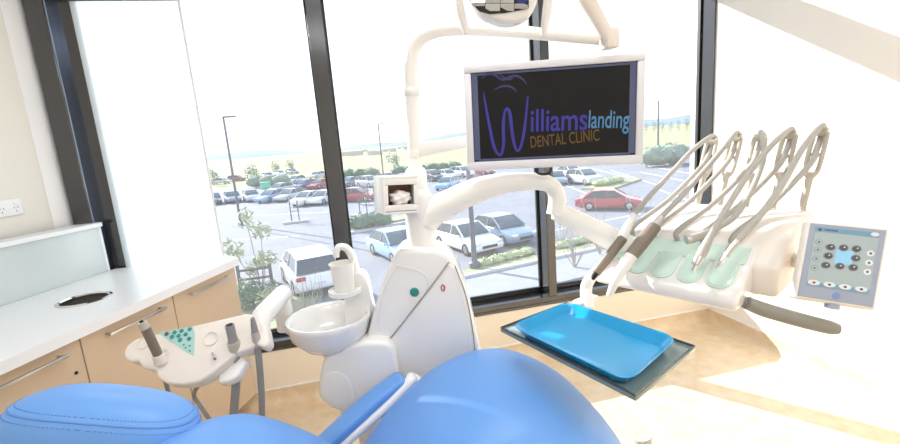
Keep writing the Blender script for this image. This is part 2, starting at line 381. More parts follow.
# splashback + ledge
t = thing('splashback', S0 + V(0, 0, 0.9), 'pale glossy glass splashback panel behind the worktop', 'splashback')
b = B(); sp = S0 - LT * 3.2
b.prism([S0 + V(0, 0, 0.901), sp + V(0, 0, 0.901), sp + V(0, 0, 1.137), S0 + V(0, 0, 1.137)], -LN * 0.012); part(b, 'glass_sheet', M_splash, t)
b = B(); b.prism([S0 + LT * 0.0 + V(0, 0, 0.901), S0 + LT * 0.012 + V(0, 0, 0.901), S0 + LT * 0.012 + V(0, 0, 1.137), S0 + V(0, 0, 1.137)], -LN * 0.02); part(b, 'edge_trim', M_lam, t)
b = B(); q0 = S0 + LN * 0.015 + LT * 0.012
b.prism([q0, q0 - LT * 3.2, q0 - LT * 3.2 - LN * 0.11, q0 - LN * 0.11], (0, 0, 0.022), 0.002, 1)
bmesh.ops.translate(b.bm, vec=(0, 0, 1.137), verts=b.bm.verts)
tag(part(b, 'ledge', M_lam), 'narrow white ledge along the cream wall above the glass splashback', 'ledge')
# cabinets : units along the front
s_edges = (-2.0, -1.4, -0.80, -0.175, 0.249, 0.676, 1.118)
names = ['tan base cabinet far along the worktop', 'tan base cabinet further along the worktop', 'tan base cabinet next along from the one with the lock hole', 'tan laminate base cabinet with a small lock hole in its door',
         'tan laminate base cabinet below the round waste chute', 'tan laminate base cabinet at the window end of the worktop']
for i in range(6):
    a, c = s_edges[i], s_edges[i + 1]
    if c < -0.9: continue
    base = F0 - LN * 0.02 + LT * ((a + c) / 2)
    t = thing('base_cabinet', base, names[i], 'cabinet', 'tan base cabinets under the worktop')
    b = B(); p0 = F0 - LN * 0.042 + LT * a; p1 = F0 - LN * 0.042 + LT * (c - 0.002)
    dep = 0.26 if i == 5 else 0.42
    pts = [p0, p1, p1 - LN * dep, p0 - LN * dep]
    if i == 5: pts = [p0, p1, V(p1.x - 0.02, 2.536, 0), V(-0.96, 2.536, 0), p0 - LN * dep]
    b.prism([p + V(0, 0, 0.1) for p in pts], (0, 0, 0.76)); part(b, 'body', M_door if i == 5 else M_doorx, t)
    b = B(); b.prism([p - LN * 0.05 + V(0, 0, 0) for p in (p0, p1 - LT * (0.13 if i == 5 else 0), p1 - LT * (0.13 if i == 5 else 0) - LN * 0.16, p0 - LN * 0.16)], (0, 0, 0.1)); part(b, 'plinth', M_door, t)
    g = 0.0022; d0 = F0 - LN * 0.02 + LT * (a + g); d1 = F0 - LN * 0.02 + LT * (c - g)
    b = B(); b.prism([d0 + V(0, 0, 0.105), d1 + V(0, 0, 0.105), d1 + V(0, 0, 0.857), d0 + V(0, 0, 0.857)], -LN * 0.02, 0.0012, 1); door = part(b, 'door', M_door, t)
    hl = 0.27; m_ = {3: 0.05, 4: 0.47, 5: 0.903}.get(i, (a + c) / 2)
    if i == 3: h0, h1 = -0.09, 0.181
    elif i == 4: h0, h1 = 0.334, 0.605
    elif i == 5: h0, h1 = 0.76, 1.045
    else: h0, h1 = m_ - 0.135, m_ + 0.135
    b = B(); hb = F0 - LN * 0.02 + V(0, 0, 0.828)
    A = hb + LT * h0; C = hb + LT * h1
    b.prism([A + LN * 0.022 + V(0, 0, -0.006), C + LN * 0.022 + V(0, 0, -0.006), C + LN * 0.022 + V(0, 0, 0.006), A + LN * 0.022 + V(0, 0, 0.006)], LN * 0.010, 0.003, 2)
    for q in (A + LT * 0.012, C - LT * 0.012): b.tube([q - LN * 0.0, q + LN * 0.026], 0.005, 8, 0)
    sub(b, 'handle', M_steel, door)
    if i == 3:
        b = B(); q = F0 - LN * 0.0205 + LT * 0.211 + V(0, 0, 0.746); b.lathe([(0.006, 0), (0.006, 0.003), (0, 0.003)], q, 12, axis_rot(LN)); sub(b, 'lock', M_dark, door)
# power outlet on the left wall
pc = PL(7, 208, LW0 + LN * 0.001, LN)
t = thing('power_outlet', pc, 'white double power outlet on the cream wall', 'power outlet')
RO = frame_rot(LT, -LN, V(0, 0, 1))
b = B(); b.box(pc + LN * 0.005, (0.118, 0.010, 0.075), RO, 0.004); part(b, 'plate', M_lam, t)
for k in (-0.029, 0.029):
    b = B(); b.box(pc + LN * 0.0105 + LT * k + V(0, 0, 0.018), (0.014, 0.004, 0.012), RO, 0.001); part(b, 'switch', M_whitep, t)
    b = B()
    for (u, z, an) in ((-0.007, -0.002, 30), (0.007, -0.002, -30), (0, -0.017, 0)):
        b.box(pc + LN * 0.0102 + LT * (k + u) + V(0, 0, z), (0.002, 0.001, 0.008), RO @ Matrix.Rotation(R(an), 3, 'Y'))
    part(b, 'socket_slots', M_dark, t)
# ================================================================== DENTAL CHAIR
def ring(c, side, up, hw, ht, p=2.8, n=36):
    out = []
    for k in range(n):
        a = 2 * math.pi * k / n; ca, sa = math.cos(a), math.sin(a)
        out.append(c + side * (hw * math.copysign(abs(ca) ** (2 / p), ca)) + up * (ht * math.copysign(abs(sa) ** (2 / p), sa)))
    return out
def cushion(path, side, hws, hts, p=2.8, n=36, steps=6, caps=5):
    c = cr(path, steps); m = len(c); W_ = lerps(hws, m); H_ = lerps(hts, m); rings = []
    side = Vector(side).normalized()
    dirs = [(c[min(i + 1, m - 1)] - c[max(i - 1, 0)]).normalized() for i in range(m)]
    def mk(pt, d, w, h): up = side.cross(d).normalized(); up = up if up.z > 0 else -up; return ring(pt, side, up, w, h, p, n)
    for k in range(caps, 0, -1):
        t = k / caps; f = math.sqrt(max(0.0004, 1 - t * t)); h = H_[0]; rings.append(mk(c[0] - dirs[0] * h * t, dirs[0], max(0.01, W_[0] - h * (1 - f)), h * f))
    for i in range(m): rings.append(mk(c[i], dirs[i], W_[i], H_[i]))
    for k in range(1, caps + 1):
        t = k / caps; f = math.sqrt(max(0.0004, 1 - t * t)); h = H_[-1]; rings.append(mk(c[-1] + dirs[-1] * h * t, dirs[-1], max(0.01, W_[-1] - h * (1 - f)), h * f))
    b = B(); b.loft(rings); return b
chair = thing('dental_chair', (0.12, 0.95, 0), 'blue upholstered reclining dental chair with padded armrest', 'dental chair')
hd = (P(200, 415, 0.88) - P(20, 430, 0.84)); hd.z = 0; hd.normalize(); hs = V(-hd.y, hd.x, 0)
# leg rest hump
b = cushion([V(-0.17, 1.05, 0.36), V(-0.03, 1.055, 0.44), V(0.10, 1.06, 0.565), V(0.24, 1.06, 0.66), V(0.38, 1.06, 0.682), V(0.50, 1.06, 0.62), V(0.57, 1.06, 0.53)], (0.02, 1, 0), [0.26, 0.265, 0.27, 0.27, 0.265, 0.25, 0.24], [0.10, 0.105, 0.11, 0.115, 0.115, 0.11, 0.10], p=2.7)
seat = part(b, 'seat', M_blue, chair, ang=80)
# backrest
b = cushion([V(-0.42, 0.87, 0.79), V(-0.33, 0.88, 0.765), V(-0.22, 0.895, 0.67), V(-0.12, 0.91, 0.55), V(-0.06, 0.92, 0.45)], (0.06, 1, 0), [0.19, 0.23, 0.25, 0.26, 0.25], [0.085, 0.09, 0.09, 0.09, 0.08], p=2.6)
part(b, 'backrest', M_blue, chair, ang=80)
# headrest pillow with piped seam
HX = (hd + V(0, 0, -0.27)).normalized(); HY = hs; HY = (HY + V(0, 0, -0.22)).normalized(); HZ = HX.cross(HY).normalized(); HY = HZ.cross(HX).normalized()
if HZ.z < 0: HZ = -HZ
hc_ = P(110, 404, 0.885) - HZ * 0.06
def pillow(u, v):    # u azimuth, v -1..1 height
    f = (1 - abs(v) ** 2.6) ** (1 / 2.6)
    ca, sa = math.cos(u), math.sin(u); e = 2 / 2.7
    x = 0.188 * math.copysign(abs(ca) ** e, ca) * f; y = 0.095 * math.copysign(abs(sa) ** e, sa) * f
    return hc_ + HX * x + HY * y + HZ * (0.085 * v + 0.012 * f * (1 - (x / 0.22) ** 2))
rings = [[pillow(2 * math.pi * k / 56, math.sin(math.pi / 2 * (j / 10))) for k in range(56)] for j in range(-10, 11)]
rings[0] = [hc_ - HZ * 0.084 + (p - hc_) * 0.02 for p in rings[1]]; rings[-1] = [p for p in rings[-1]]
b = B(); b.loft(rings); hrest = part(b, 'headrest', M_blue, chair, ang=80)
b = B(); b.tube([pillow(2 * math.pi * k / 56, 0.50) for k in range(57)], 0.0022, 6, 0); sub(b, 'piping', M_blues, hrest)
b = B()
for lv in (0.36, 0.62):
    for k in range(150):
        u = 2 * math.pi * k / 150; a = pillow(u, lv); c = pillow(u + 0.02, lv); b.tube([a, c], 0.0011, 4, 0)
st = sub(b, 'stitching', M_blues, hrest); st['kind'] = 'stuff'
# headrest stem, base
b = B(); b.tube([hc_ - HZ * 0.05 + HX * 0.05, V(-0.36, 0.89, 0.74)], 0.03, 12, 0); part(b, 'headrest_stem', M_chrome, chair)
b = B(); b.box((0.05, 0.97, 0.02), (0.9, 0.42, 0.04), bevel=0.015); part(b, 'base_plate', M_white, chair)
b = B(); b.loft([[V(0.05, 0.97, z) + q * s for q in (V(-.18, -.13, 0), V(.18, -.13, 0), V(.18, .13, 0), V(-.18, .13, 0))] for z, s in ((0.03, 1.3), (0.1, 1.0), (0.28, 0.85), (0.34, 1.1))]); part(b, 'pedestal', M_white, chair)
# armrest
A0, A1 = P(306, 462, 1.20), P(399, 380, 1.33)
ad_ = (A1 - A0).normalized(); asd = ad_.cross(V(0, 0, 1)).normalized(); aup = asd.cross(ad_)
b = cushion([A0, A0.lerp(A1, .35) + aup * 0.006, A0.lerp(A1, .7) + aup * 0.008, A1], asd, [0.041, 0.042, 0.041, 0.037], [0.020, 0.021, 0.02, 0.018], p=3.2, n=24)
pad = part(b, 'armrest_pad', M_blue, chair, ang=80)
b = B(); off = asd * 0.033 - aup * 0.020
pts = [A0 + off - ad_ * 0.05, A0.lerp(A1, .4) + off, A0.lerp(A1, .8) + off, A1 + off * 0.8 + ad_ * 0.02, P(412, 378, 1.34), P(421, 385, 1.33), P(419, 400, 1.31), P(402, 428, 1.26), P(385, 452, 1.2)]
b.tube(pts, [0.014, 0.015, 0.017, 0.019, 0.018, 0.016, 0.016, 0.018, 0.02], 14, 8); b.tube([A0 - aup * 0.022 - ad_ * 0.04, A1 - aup * 0.022 + ad_ * 0.012], 0.022, 12, 0)
part(b, 'armrest_frame', M_white, chair)

# ================================================================== CUSPIDOR UNIT
cu = thing('cuspidor_unit', (0.05, 1.6, 0), 'white glossy cuspidor tower with round spittoon bowl and column', 'cuspidor')
def px_prism(px, d, thick, bevel, seg=4, ang=25, round_=0):
    if round_:
        n0 = len(px); q_ = cr([V(x, y, 0) for x, y in px[-2:] + px + px[:2]], round_); px = [(v.x, v.y) for v in q_[2 * round_:(2 + n0) * round_]]
    b = B(); b.prism([P(x, y, d) for x, y in px], FWD * thick, bevel, seg, ang); return b
body = [(401, 249), (436, 249), (446, 254), (456, 263), (466, 288), (474, 318), (480, 345), (484, 380), (486, 420), (400, 425), (352, 416), (345, 380), (350, 352), (366, 338), (374, 310), (383, 280), (393, 257)]
part(px_prism(body, 1.42, 0.17, 0.022, 4, 12), 'tower_body', M_white, cu, ang=60)
low = [(322, 402), (318, 392), (320, 372), (326, 356), (340, 347), (372, 342), (392, 346), (398, 372), (396, 400), (385, 412), (340, 412)]
part(px_prism(low, 1.37, 0.20, 0.02, 4, 30, 3), 'lower_housing', M_white, cu, ang=60)
lid = [(324, 398), (321, 388), (324, 376), (333, 372), (345, 376), (352, 388), (352, 404), (338, 406)]
part(px_prism(lid, 1.366, 0.02, 0.003, 3, 30, 4), 'access_cover', M_white, cu, ang=60)
pan = [(449, 264), (455, 268), (464, 296), (470, 325), (473, 352), (474, 385), (420, 392), (392, 372), (387, 343), (418, 304)]
dr = part(px_prism(pan, 1.412, 0.03, 0.006, 3, 12), 'side_panel', M_white, cu, ang=60)
b = B(); b.tube([P(x, y, 1.4115) for x, y in ((449, 262), (430, 288), (405, 320), (385, 345))], 0.0022, 6, 4); b.tube([P(x, y, 1.4115) for x, y in ((455, 266), (466, 296), (472, 326), (475, 352), (476, 380))], 0.0022, 6, 4); sub(b, 'seam', M_seam, dr)
for px, m, nm, r in (((414.5, 292), M_teal, 'button', 0.0155), ((443, 288), M_red, 'mark', 0.009)):
    b = B(); c = P(*px, 1.419 if nm == 'button' else 1.411)
    if nm == 'button': b.lathe([(r, -0.002), (r, 0.003), (r * 0.8, 0.006), (r * 0.75, 0.004), (r * .45, 0.004), (r * .45, 0.006), (0, 0.006)], c, 24, axis_rot(-FWD))
    else:
        b.tube([c + V(FWD.y, -FWD.x, 0) * (0.0055 * math.cos(a)) + V(0, 0, 0.0105 * math.sin(a)) for a in [2 * math.pi * k / 16 for k in range(17)]], 0.0022, 6, 0)
    part(b, nm, m, cu)
# recessed dish in the tower (soft oval hollow edge)
b = B(); ov = [(398, 266), (420, 272), (428, 285), (416, 308), (398, 326), (381, 330), (378, 318), (384, 290)]
b.tube([P(x, y, 1.4195) for x, y in ov + ov[:1]], 0.0018, 6, 6); part(b, 'moulded_edge', M_white, cu)
# bowl
bc = P(329, 318, 1.45); br = 0.145
b = B(); b.lathe([(0.0, -0.105), (0.06, -0.104), (0.095, -0.09), (0.13, -0.05), (br - 0.004, -0.008), (br, 0.004), (br - 0.003, 0.011), (br - 0.010, 0.011), (br - 0.017, 0.0), (0.105, -0.052), (0.06, -0.074), (0.03, -0.08), (0.0, -0.081)], bc, 56)
bowl = part(b, 'bowl', M_ceram, cu, ang=60)
b = B(); b.lathe([(0.0, -0.079), (0.05, -0.075), (0.055, -0.066), (0.048, -0.064), (0.02, -0.066), (0, -0.064)], bc, 32); sub(b, 'strainer', M_ceram, bowl)
b = B(); b.lathe([(0.05, -0.17), (0.075, -0.16), (0.075, -0.1), (0.05, -0.095)], bc + V(0.045, 0.02, 0), 32); part(b, 'bowl_neck', M_white, cu)
nk = [(346, 280), (356, 272), (366, 278), (371, 300), (377, 325), (384, 350), (372, 358), (350, 356), (345, 330), (344, 300)]
part(px_prism(nk, 1.50, 0.06, 0.014, 4, 30, 3), 'bowl_support', M_white, cu, ang=60)
# cup shelf and spout
sc_ = P(345, 291, 1.47)
b = B(); b.lathe([(0.0, -0.012), (0.05, -0.012), (0.056, -0.006), (0.056, 0.008), (0.052, 0.010), (0.048, 0.004), (0, 0.003)], sc_, 36); part(b, 'cup_shelf', M_white, cu)
b = B(); b.tube([P(356, 292, 1.52), P(355, 270, 1.52), P(352, 256, 1.51), P(346, 248, 1.50), P(339, 247, 1.49), P(336.5, 252, 1.485), P(336.5, 257, 1.485)], [0.022, 0.018, 0.015, 0.0135, 0.012, 0.011, 0.010], 14, 8); part(b, 'spout', M_white, cu)
b = B(); b.lathe([(0.006, 0), (0.006, 0.008), (0, 0.01)], P(352.5, 277, 1.475), 12, axis_rot(-FWD)); part(b, 'fill_nozzle', M_dark, cu)
# column and pedestal
cb = P(423, 254, 1.50)
ct = P(423, 212, 1.50).z
b = B(); b.lathe([(0.056, 0), (0.056, 0.012), (0.050, 0.02), (0.050, ct - cb.z), (0.052, ct - cb.z + 0.05), (0.04, ct - cb.z + 0.08), (0, ct - cb.z + 0.09)], cb, 32); part(b, 'column', M_white, cu)
b = B(); pb = P(372, 408, 1.47); b.tube([V(pb.x, pb.y, 0.0), V(pb.x, pb.y, pb.z + 0.05)], 0.06, 20, 0); b.box((pb.x, pb.y - 0.05, 0.02), (0.3, 0.3, 0.04), bevel=0.01)
b.tube([V(pb.x - 0.10, pb.y, 0.03), V(pb.x - 0.10, pb.y, pb.z + 0.04)], 0.012, 10, 0); part(b, 'pedestal', M_white, cu)
# cup
ccup = V(sc_.x, sc_.y, sc_.z + 0.0045) ; 
b = B(); b.lathe([(0.0, 0.0), (0.031, 0.0), (0.033, 0.003), (0.041, 0.092), (0.0435, 0.093), (0.0435, 0.097), (0.041, 0.097), (0.0395, 0.092), (0.031, 0.006), (0, 0.006)], ccup, 36)
cup = tag(part(b, 'paper_cup', M_cup), 'white paper cup standing on the cup shelf above the bowl', 'cup')
# ================================================================== LAMP POLE
lp = thing('lamp_pole', P(415, 190, 1.50), 'white bent tube pole rising from the column to the lamp arm', 'pole')
pts = [P(417, 196, 1.5), P(415.5, 170, 1.5), P(414, 130, 1.5), P(412, 95, 1.5), P(411.5, 62, 1.5), P(415, 47, 1.495), P(424, 36, 1.485), P(440, 30, 1.47), P(465, 28.5, 1.45), P(510, 31, 1.40), P(560, 36, 1.35), P(600, 40, 1.32)]
b = B(); b.tube(pts, [0.024, 0.024, 0.0225, 0.0215, 0.0215, 0.0215, 0.0215, 0.0215, 0.021, 0.019, 0.016, 0.014], 18, 8); part(b, 'tube', M_whitep, lp)
b = B()
for y in (96, 158): q = P(412.3 + (y - 96) * 0.045, y, 1.5); b = B(); b.lathe([(0.0235, 0), (0.0255, 0.003), (0.0255, 0.022), (0.0235, 0.025)], q, 24); part(b, 'collar', M_white, lp)
b = B(); q = P(417, 186, 1.5); b.lathe([(0.036, -0.03), (0.036, 0.05), (0.03, 0.06), (0.024, 0.062)], q, 28); part(b, 'socket', M_white, lp)
b = B(); b.box(P(609, 39, 1.325), (0.04, 0.05, 0.055), None, 0.006); part(b, 'hinge', M_cream, lp)
b = B(); b.prism([P(x, y, 1.48) for x, y in ((416, 142), (440, 140), (474, 134), (474, 146), (440, 153), (416, 159))], FWD * 0.035, 0.006, 2); part(b, 'monitor_arm', M_whitep, lp)
# tissue holder
q = P(396, 194, 1.44); fx = V(FWD.y, -FWD.x, 0)
t = thing('tissue_holder', q, 'white box-shaped tissue holder with torn tissue beside the column', 'tissue holder')
RH = frame_rot(fx, FWD, V(0, 0, 1)) @ Matrix.Rotation(R(26), 3, 'Z') @ Matrix.Rotation(R(4), 3, 'Y')
b = B()
hw, hh, wl = 0.056, 0.056, 0.008
for (c, s) in (((0, 0, hh), (2 * hw + wl, 0.10, wl)), ((0, 0, -hh), (2 * hw + wl, 0.10, wl)), ((hw, 0, 0), (wl, 0.10, 2 * hh)), ((-hw, 0, 0), (wl, 0.10, 2 * hh)), ((0, 0.046, 0), (2 * hw, wl, 2 * hh))):
    b.box(q + RH @ V(*c), s, RH, 0.003)
for (c, s) in (((0, -0.0462, 0.0425), (2 * hw - 0.004, 0.0078, 0.020)), ((0, -0.0462, -0.0405), (2 * hw - 0.004, 0.0078, 0.020)), ((0.049, -0.0462, 0.001), (0.012, 0.0078, 0.062)), ((-0.049, -0.0462, 0.001), (0.012, 0.0078, 0.062))):
    b.box(q + RH @ V(*c), s, RH, 0.002)
part(b, 'case', M_white, t)
b = B(); b.box(q + RH @ V(0, 0.0, 0), (2 * hw - 0.01, 0.01, 2 * hh - 0.01), RH); part(b, 'liner', M_brown, t)
tb = bmesh.new(); bmesh.ops.create_icosphere(tb, subdivisions=4, radius=0.036)
for v in tb.verts:
    n_ = math.sin(v.co.x * 210 + v.co.z * 90) * 0.10 + math.sin(v.co.z * 260 - v.co.x * 120) * 0.08; v.co = V(v.co.x * 0.95, v.co.y * 0.7, v.co.z * 0.72) * (1 + n_)
bmesh.ops.transform(tb, matrix=Matrix.Translation(q + RH @ V(0.002, -0.028, -0.012)) @ RH.to_4x4(), verts=tb.verts)
b = B(); b.add(tb); part(b, 'tissue', M_tissue, t, ang=180)

# ================================================================== MONITOR
TL, TR = P(463, 66, 1.425), P(646, 52, 1.345)
mh = 0.322; mx = TR - TL; mw = mx.length; mx.normalize(); mn = V(mx.y, -mx.x, 0).normalized()
if mn.dot(FWD) > 0: mn = -mn
mz = mn.cross(mx)
if mz.z < 0: mz = -mz
mc = (TL + TR) / 2 - mz * mh / 2
mon = thing('monitor', mc - mz * mh / 2, 'white framed flat monitor showing a dental clinic logo on black', 'monitor')
RM = frame_rot(mx, -mn, mz)
bz = 0.0225
b = B()
for (u, v, w_, h_) in ((0, mh / 2 - bz / 2, mw, bz), (0, -mh / 2 + bz * .6, mw, bz * 1.2), (-mw / 2 + bz / 2, 0, bz, mh - 2 * bz), (mw / 2 - bz / 2, 0, bz, mh - 2 * bz)):
    b.box(mc + mx * u + mz * v - mn * 0.015, (w_, 0.034, h_), RM, 0.004)
bezel = part(b, 'bezel', M_bez, mon)
b = B(); b.box(mc - mn * 0.03, (mw - 0.02, 0.03, mh - 0.02), RM, 0.01); part(b, 'back_cover', M_bez, mon)
b = B(); b.box(mc - mn * 0.009 + mz * 0.002, (mw - 2 * bz + 0.004, 0.012, mh - 2.1 * bz), RM); scr = part(b, 'screen', M_lcd, mon)
sp0 = mc - mn * 0.0028
b = B()
iw = mw - 2 * bz; ih = mh - 2.15 * bz
for u in (-1, 1): b.box(sp0 + mx * (u * (iw / 2 - 0.011)) + mz * 0.002, (0.018, 0.0008, ih - 0.012), RM)
b.box(sp0 + mz * (ih / 2 - 0.004), (iw - 0.004, 0.0008, 0.006), RM); b.box(sp0 - mz * (ih / 2 - 0.008), (iw - 0.03, 0.0008, 0.006), RM)
sub(b, 'edge_glow', M_lcdb, scr)
def MS(x, y): return PL(x, y, sp0 + mn * 0.0012, mn)
def CP(x, y): return MS(460 + x / 3.553, 50 + y / 3.553)
def ribbon(pts, w):
    c = cr(pts, 8); t = bmesh.new(); rows = []; ws = lerps(w, len(c)) if isinstance(w, list) else [w] * len(c)
    for i, p in enumerate(c):
        d = (c[min(i + 1, len(c) - 1)] - c[max(i - 1, 0)]).normalized(); s_ = d.cross(mn).normalized() * ws[i] / 2
        rows.append((t.verts.new(p + s_), t.verts.new(p - s_)))
    for a, c_ in zip(rows, rows[1:]): t.faces.new((a[0], a[1], c_[1], c_[0]))
    b = B(); b.add(t); return b
W1 = [(84, 150), (90, 190), (104, 265), (120, 340), (136, 370), (148, 368), (155, 330), (154, 270), (158, 225), (168, 208), (178, 228), (184, 280), (192, 330), (203, 358), (215, 345), (226, 300), (235, 230), (241, 165)]
sub(ribbon([CP(*p) for p in W1], [0.003, 0.006, 0.009, 0.010, 0.007, 0.008, 0.010, 0.010, 0.007, 0.008, 0.010, 0.010, 0.009, 0.007, 0.009, 0.009, 0.007, 0.005]), 'tooth_outline', M_pur, scr)
sub(ribbon([CP(*p) for p in ((78, 102), (92, 88), (118, 86), (140, 100), (156, 106), (176, 96), (200, 92), (222, 103), (237, 122))], [0.002, 0.006, 0.008, 0.006, 0.006, 0.007, 0.007, 0.006, 0.002]), 'tooth_crown', M_pur2, scr)
sub(ribbon([CP(*p) for p in ((140, 84), (156, 98), (176, 104), (190, 98))], [0.002, 0.006, 0.006, 0.002]), 'tooth_groove', M_pur2, scr)
sub(ribbon([CP(*p) for p in ((122, 142), (145, 130), (170, 128), (190, 136), (202, 150))], [0.002, 0.006, 0.007, 0.006, 0.002]), 'tooth_arch', M_pur2, scr)
def mtext(s, x0, y0, x1, y1, capx, ratio, m, nm, bold):
    o = CP(x0, y0); e = CP(x1, y1); ex = (e - o).normalized(); ey = mn.cross(ex); wd = (e - o).length
    if ey.z < 0: ey = -ey
    hgt = (CP(x0, y0 - capx) - o).length
    sub(text(s, nm, m, scr, o, ex, ey, hgt / ratio, wd, 0.0, bold), nm, m, scr, smooth=False)
mtext('illiams', 251, 289, 452, 283, 82, 0.73, M_pur, 'lettering', 0.012)
mtext('landing', 456, 277, 600, 276, 66, 0.73, M_sky, 'lettering', 0.008)
mtext('DENTAL CLINIC', 252, 347, 496, 321, 40, 0.70, M_gold, 'lettering', 0.004)
b = text('Panasonic', 'maker_name', M_picon, mon, MS(546.5, 163.6) + mn * 0.0035, mx, mz, 0.010, 0.031, 0.0); sub(b, 'lettering', M_picon, bezel, smooth=False)
b = B(); b.box(MS(481.5, 166.5) + mn * 0.002, (0.016, 0.002, 0.004), RM); sub(b, 'badge', M_picon, bezel)
b = B(); b.tube([P(536, 163, 1.40), P(536, 171, 1.40), P(541, 174, 1.40), P(549, 173, 1.40), P(552, 165, 1.40)], 0.004, 8, 6); part(b, 'cable', M_dark, mon)

# ================================================================== OPERATING LAMP
ol = thing('operating_lamp', P(505, 10, 1.25), 'white operating lamp head with mirrored reflector and two grab handles', 'lamp')
sh = [(464, -34), (469, 2), (477, 13), (488, 20), (500, 25), (513, 26), (530, 20), (538, 6), (543, -34)]
part(px_prism([(x, y - 3) for x, y in sh], 1.22, 0.07, 0.016, 4, 12), 'housing', M_white, ol, ang=60)
rf = [(469, -32), (473, 4), (480, 11), (490, 13.5), (505, 12.5), (529, 8), (530, -32)]
part(px_prism(rf, 1.2135, 0.01, 0.003, 2), 'reflector_rim', M_dark, ol)
cols = [M_lens, M_lens, M_lens, M_lblue, M_lens, M_steel]
k = 0
for (x0, x1) in ((471.5, 485), (485.5, 500), (500.5, 514), (514.5, 528)):
    for (y0, y1) in ((-30, -12), (-11.5, 3), (3.5, 11)):
        xm = (x0 + x1) / 2; yb = min(y1, 12 - max(0, (478 - x0)) * 0.9 - max(0, (xm - 500)) * 0.16)
        tlt = [0.003, -0.003, 0.002, 0.004, -0.002][k % 5]
        b = B(); b.prism([P(x0 + (2.5 if y1 > 10 and x0 < 475 else 0), yb, 1.2115 + tlt), P(x1, yb, 1.2115), P(x1, y0, 1.2115 - tlt), P(x0, y0, 1.2115)], FWD * 0.004); part(b, 'reflector_facet', M_lblue if k in (3, 10) else cols[(k * 2) % 3], ol, smooth=False); k += 1
for pts in ([(459, -40), (458, -15), (460, 8), (464, 24), (466.5, 34)], [(550, -40), (549, -10), (547, 10), (545, 24), (543.5, 36)]):
    b = B(); b.tube([P(x, y, 1.25) for x, y in pts], [0.010, 0.012, 0.0125, 0.011, 0.007], 14, 8); part(b, 'grab_handle', M_white, ol)
b = B(); b.tube([P(459, -38, 1.25), P(480, -46, 1.27), P(530, -46, 1.27), P(550, -38, 1.25)], 0.014, 12, 6); b.tube([P(505, -30, 1.28), P(505, -48, 1.28)], 0.03, 12, 0); part(b, 'yoke', M_white, ol)
b = B(); b.tube([P(612, 46, 1.315), P(598, 20, 1.31), P(582, -8, 1.30), P(566, -38, 1.29), P(545, -60, 1.28), P(505, -52, 1.28)], [0.016, 0.021, 0.023, 0.023, 0.022, 0.02], 16, 8); part(b, 'lamp_arm', M_cream, ol)

# ================================================================== DELIVERY UNIT
O = V(0.775, 1.269, 0)
e1 = V(0.45, -0.893, 0).normalized(); e2 = V(-e1.y, e1.x, 0)
def L(a, c, z): return O + e1 * a + e2 * c + V(0, 0, z)
RD = frame_rot(e1, e2, V(0, 0, 1))
du = thing('delivery_unit', L(0.2, 0.2, 0.93), 'white dental delivery unit with five hose arms and mint silicone pads', 'dental unit')
prof = [(0.0, 0.930), (-0.004, 0.955), (0.006, 0.972), (0.15, 1.060), (0.20, 1.082), (0.24, 1.075), (0.24, 0.95), (0.18, 0.925)]
b = B(); b.prism([L(-0.01, c, z) for c, z in prof], e1 * 0.415, 0.012, 3, 20); part(b, 'front_housing', M_white, du, ang=60)
prof = [(0.12, 0.945), (0.12, 1.03), (0.20, 1.085), (0.30, 1.118), (0.46, 1.138), (0.492, 1.125), (0.492, 1.0), (0.40, 0.95)]
b = B(); b.prism([L(0.02, c, z) for c, z in prof], e1 * 0.445, 0.014, 3, 20); part(b, 'rear_housing', M_cream, du, ang=60)
# mint pads on the slope
sd = (L(0, 0.15, 1.060) - L(0, 0.006, 0.972)); sl = sd.length; sd.normalize(); sn = e1.cross(sd)
if sn.z < 0: sn = -sn
def SP(a, s, h=0.0): return L(0, 0.006, 0.972) + e1 * a + sd * s + sn * h
ae = (0.045, 0.118, 0.192, 0.268, 0.348)
b = B(); b.prism([SP(0.0, 0.115, -0.002), SP(0.39, 0.115, -0.002), SP(0.39, sl + 0.012, -0.002), SP(0.0, sl + 0.012, -0.002)], sn * 0.006, 0.002, 2); part(b, 'mint_mat', M_mint, du)
for a in ae:
    r_ = 0.0335; u = [SP(a - r_, 0.125, -0.002)] + [SP(a - r_ * math.cos(R(q)), 0.048 - r_ * math.sin(R(q)), -0.002) for q in range(0, 181, 15)] + [SP(a + r_, 0.125, -0.002)]
    b = B(); b.prism(u, sn * 0.007, 0.0025, 2); pd = part(b, 'mint_pad', M_mint, du)
    b = B(); r2 = 0.026
    b.tube([SP(a - r2, 0.115, 0.005)] + [SP(a - r2 * math.cos(R(q)), 0.048 - r2 * math.sin(R(q)), 0.005) for q in range(0, 181, 20)] + [SP(a + r2, 0.115, 0.005)], 0.0018, 6, 3); sub(b, 'pad_ridge', M_mint, pd)
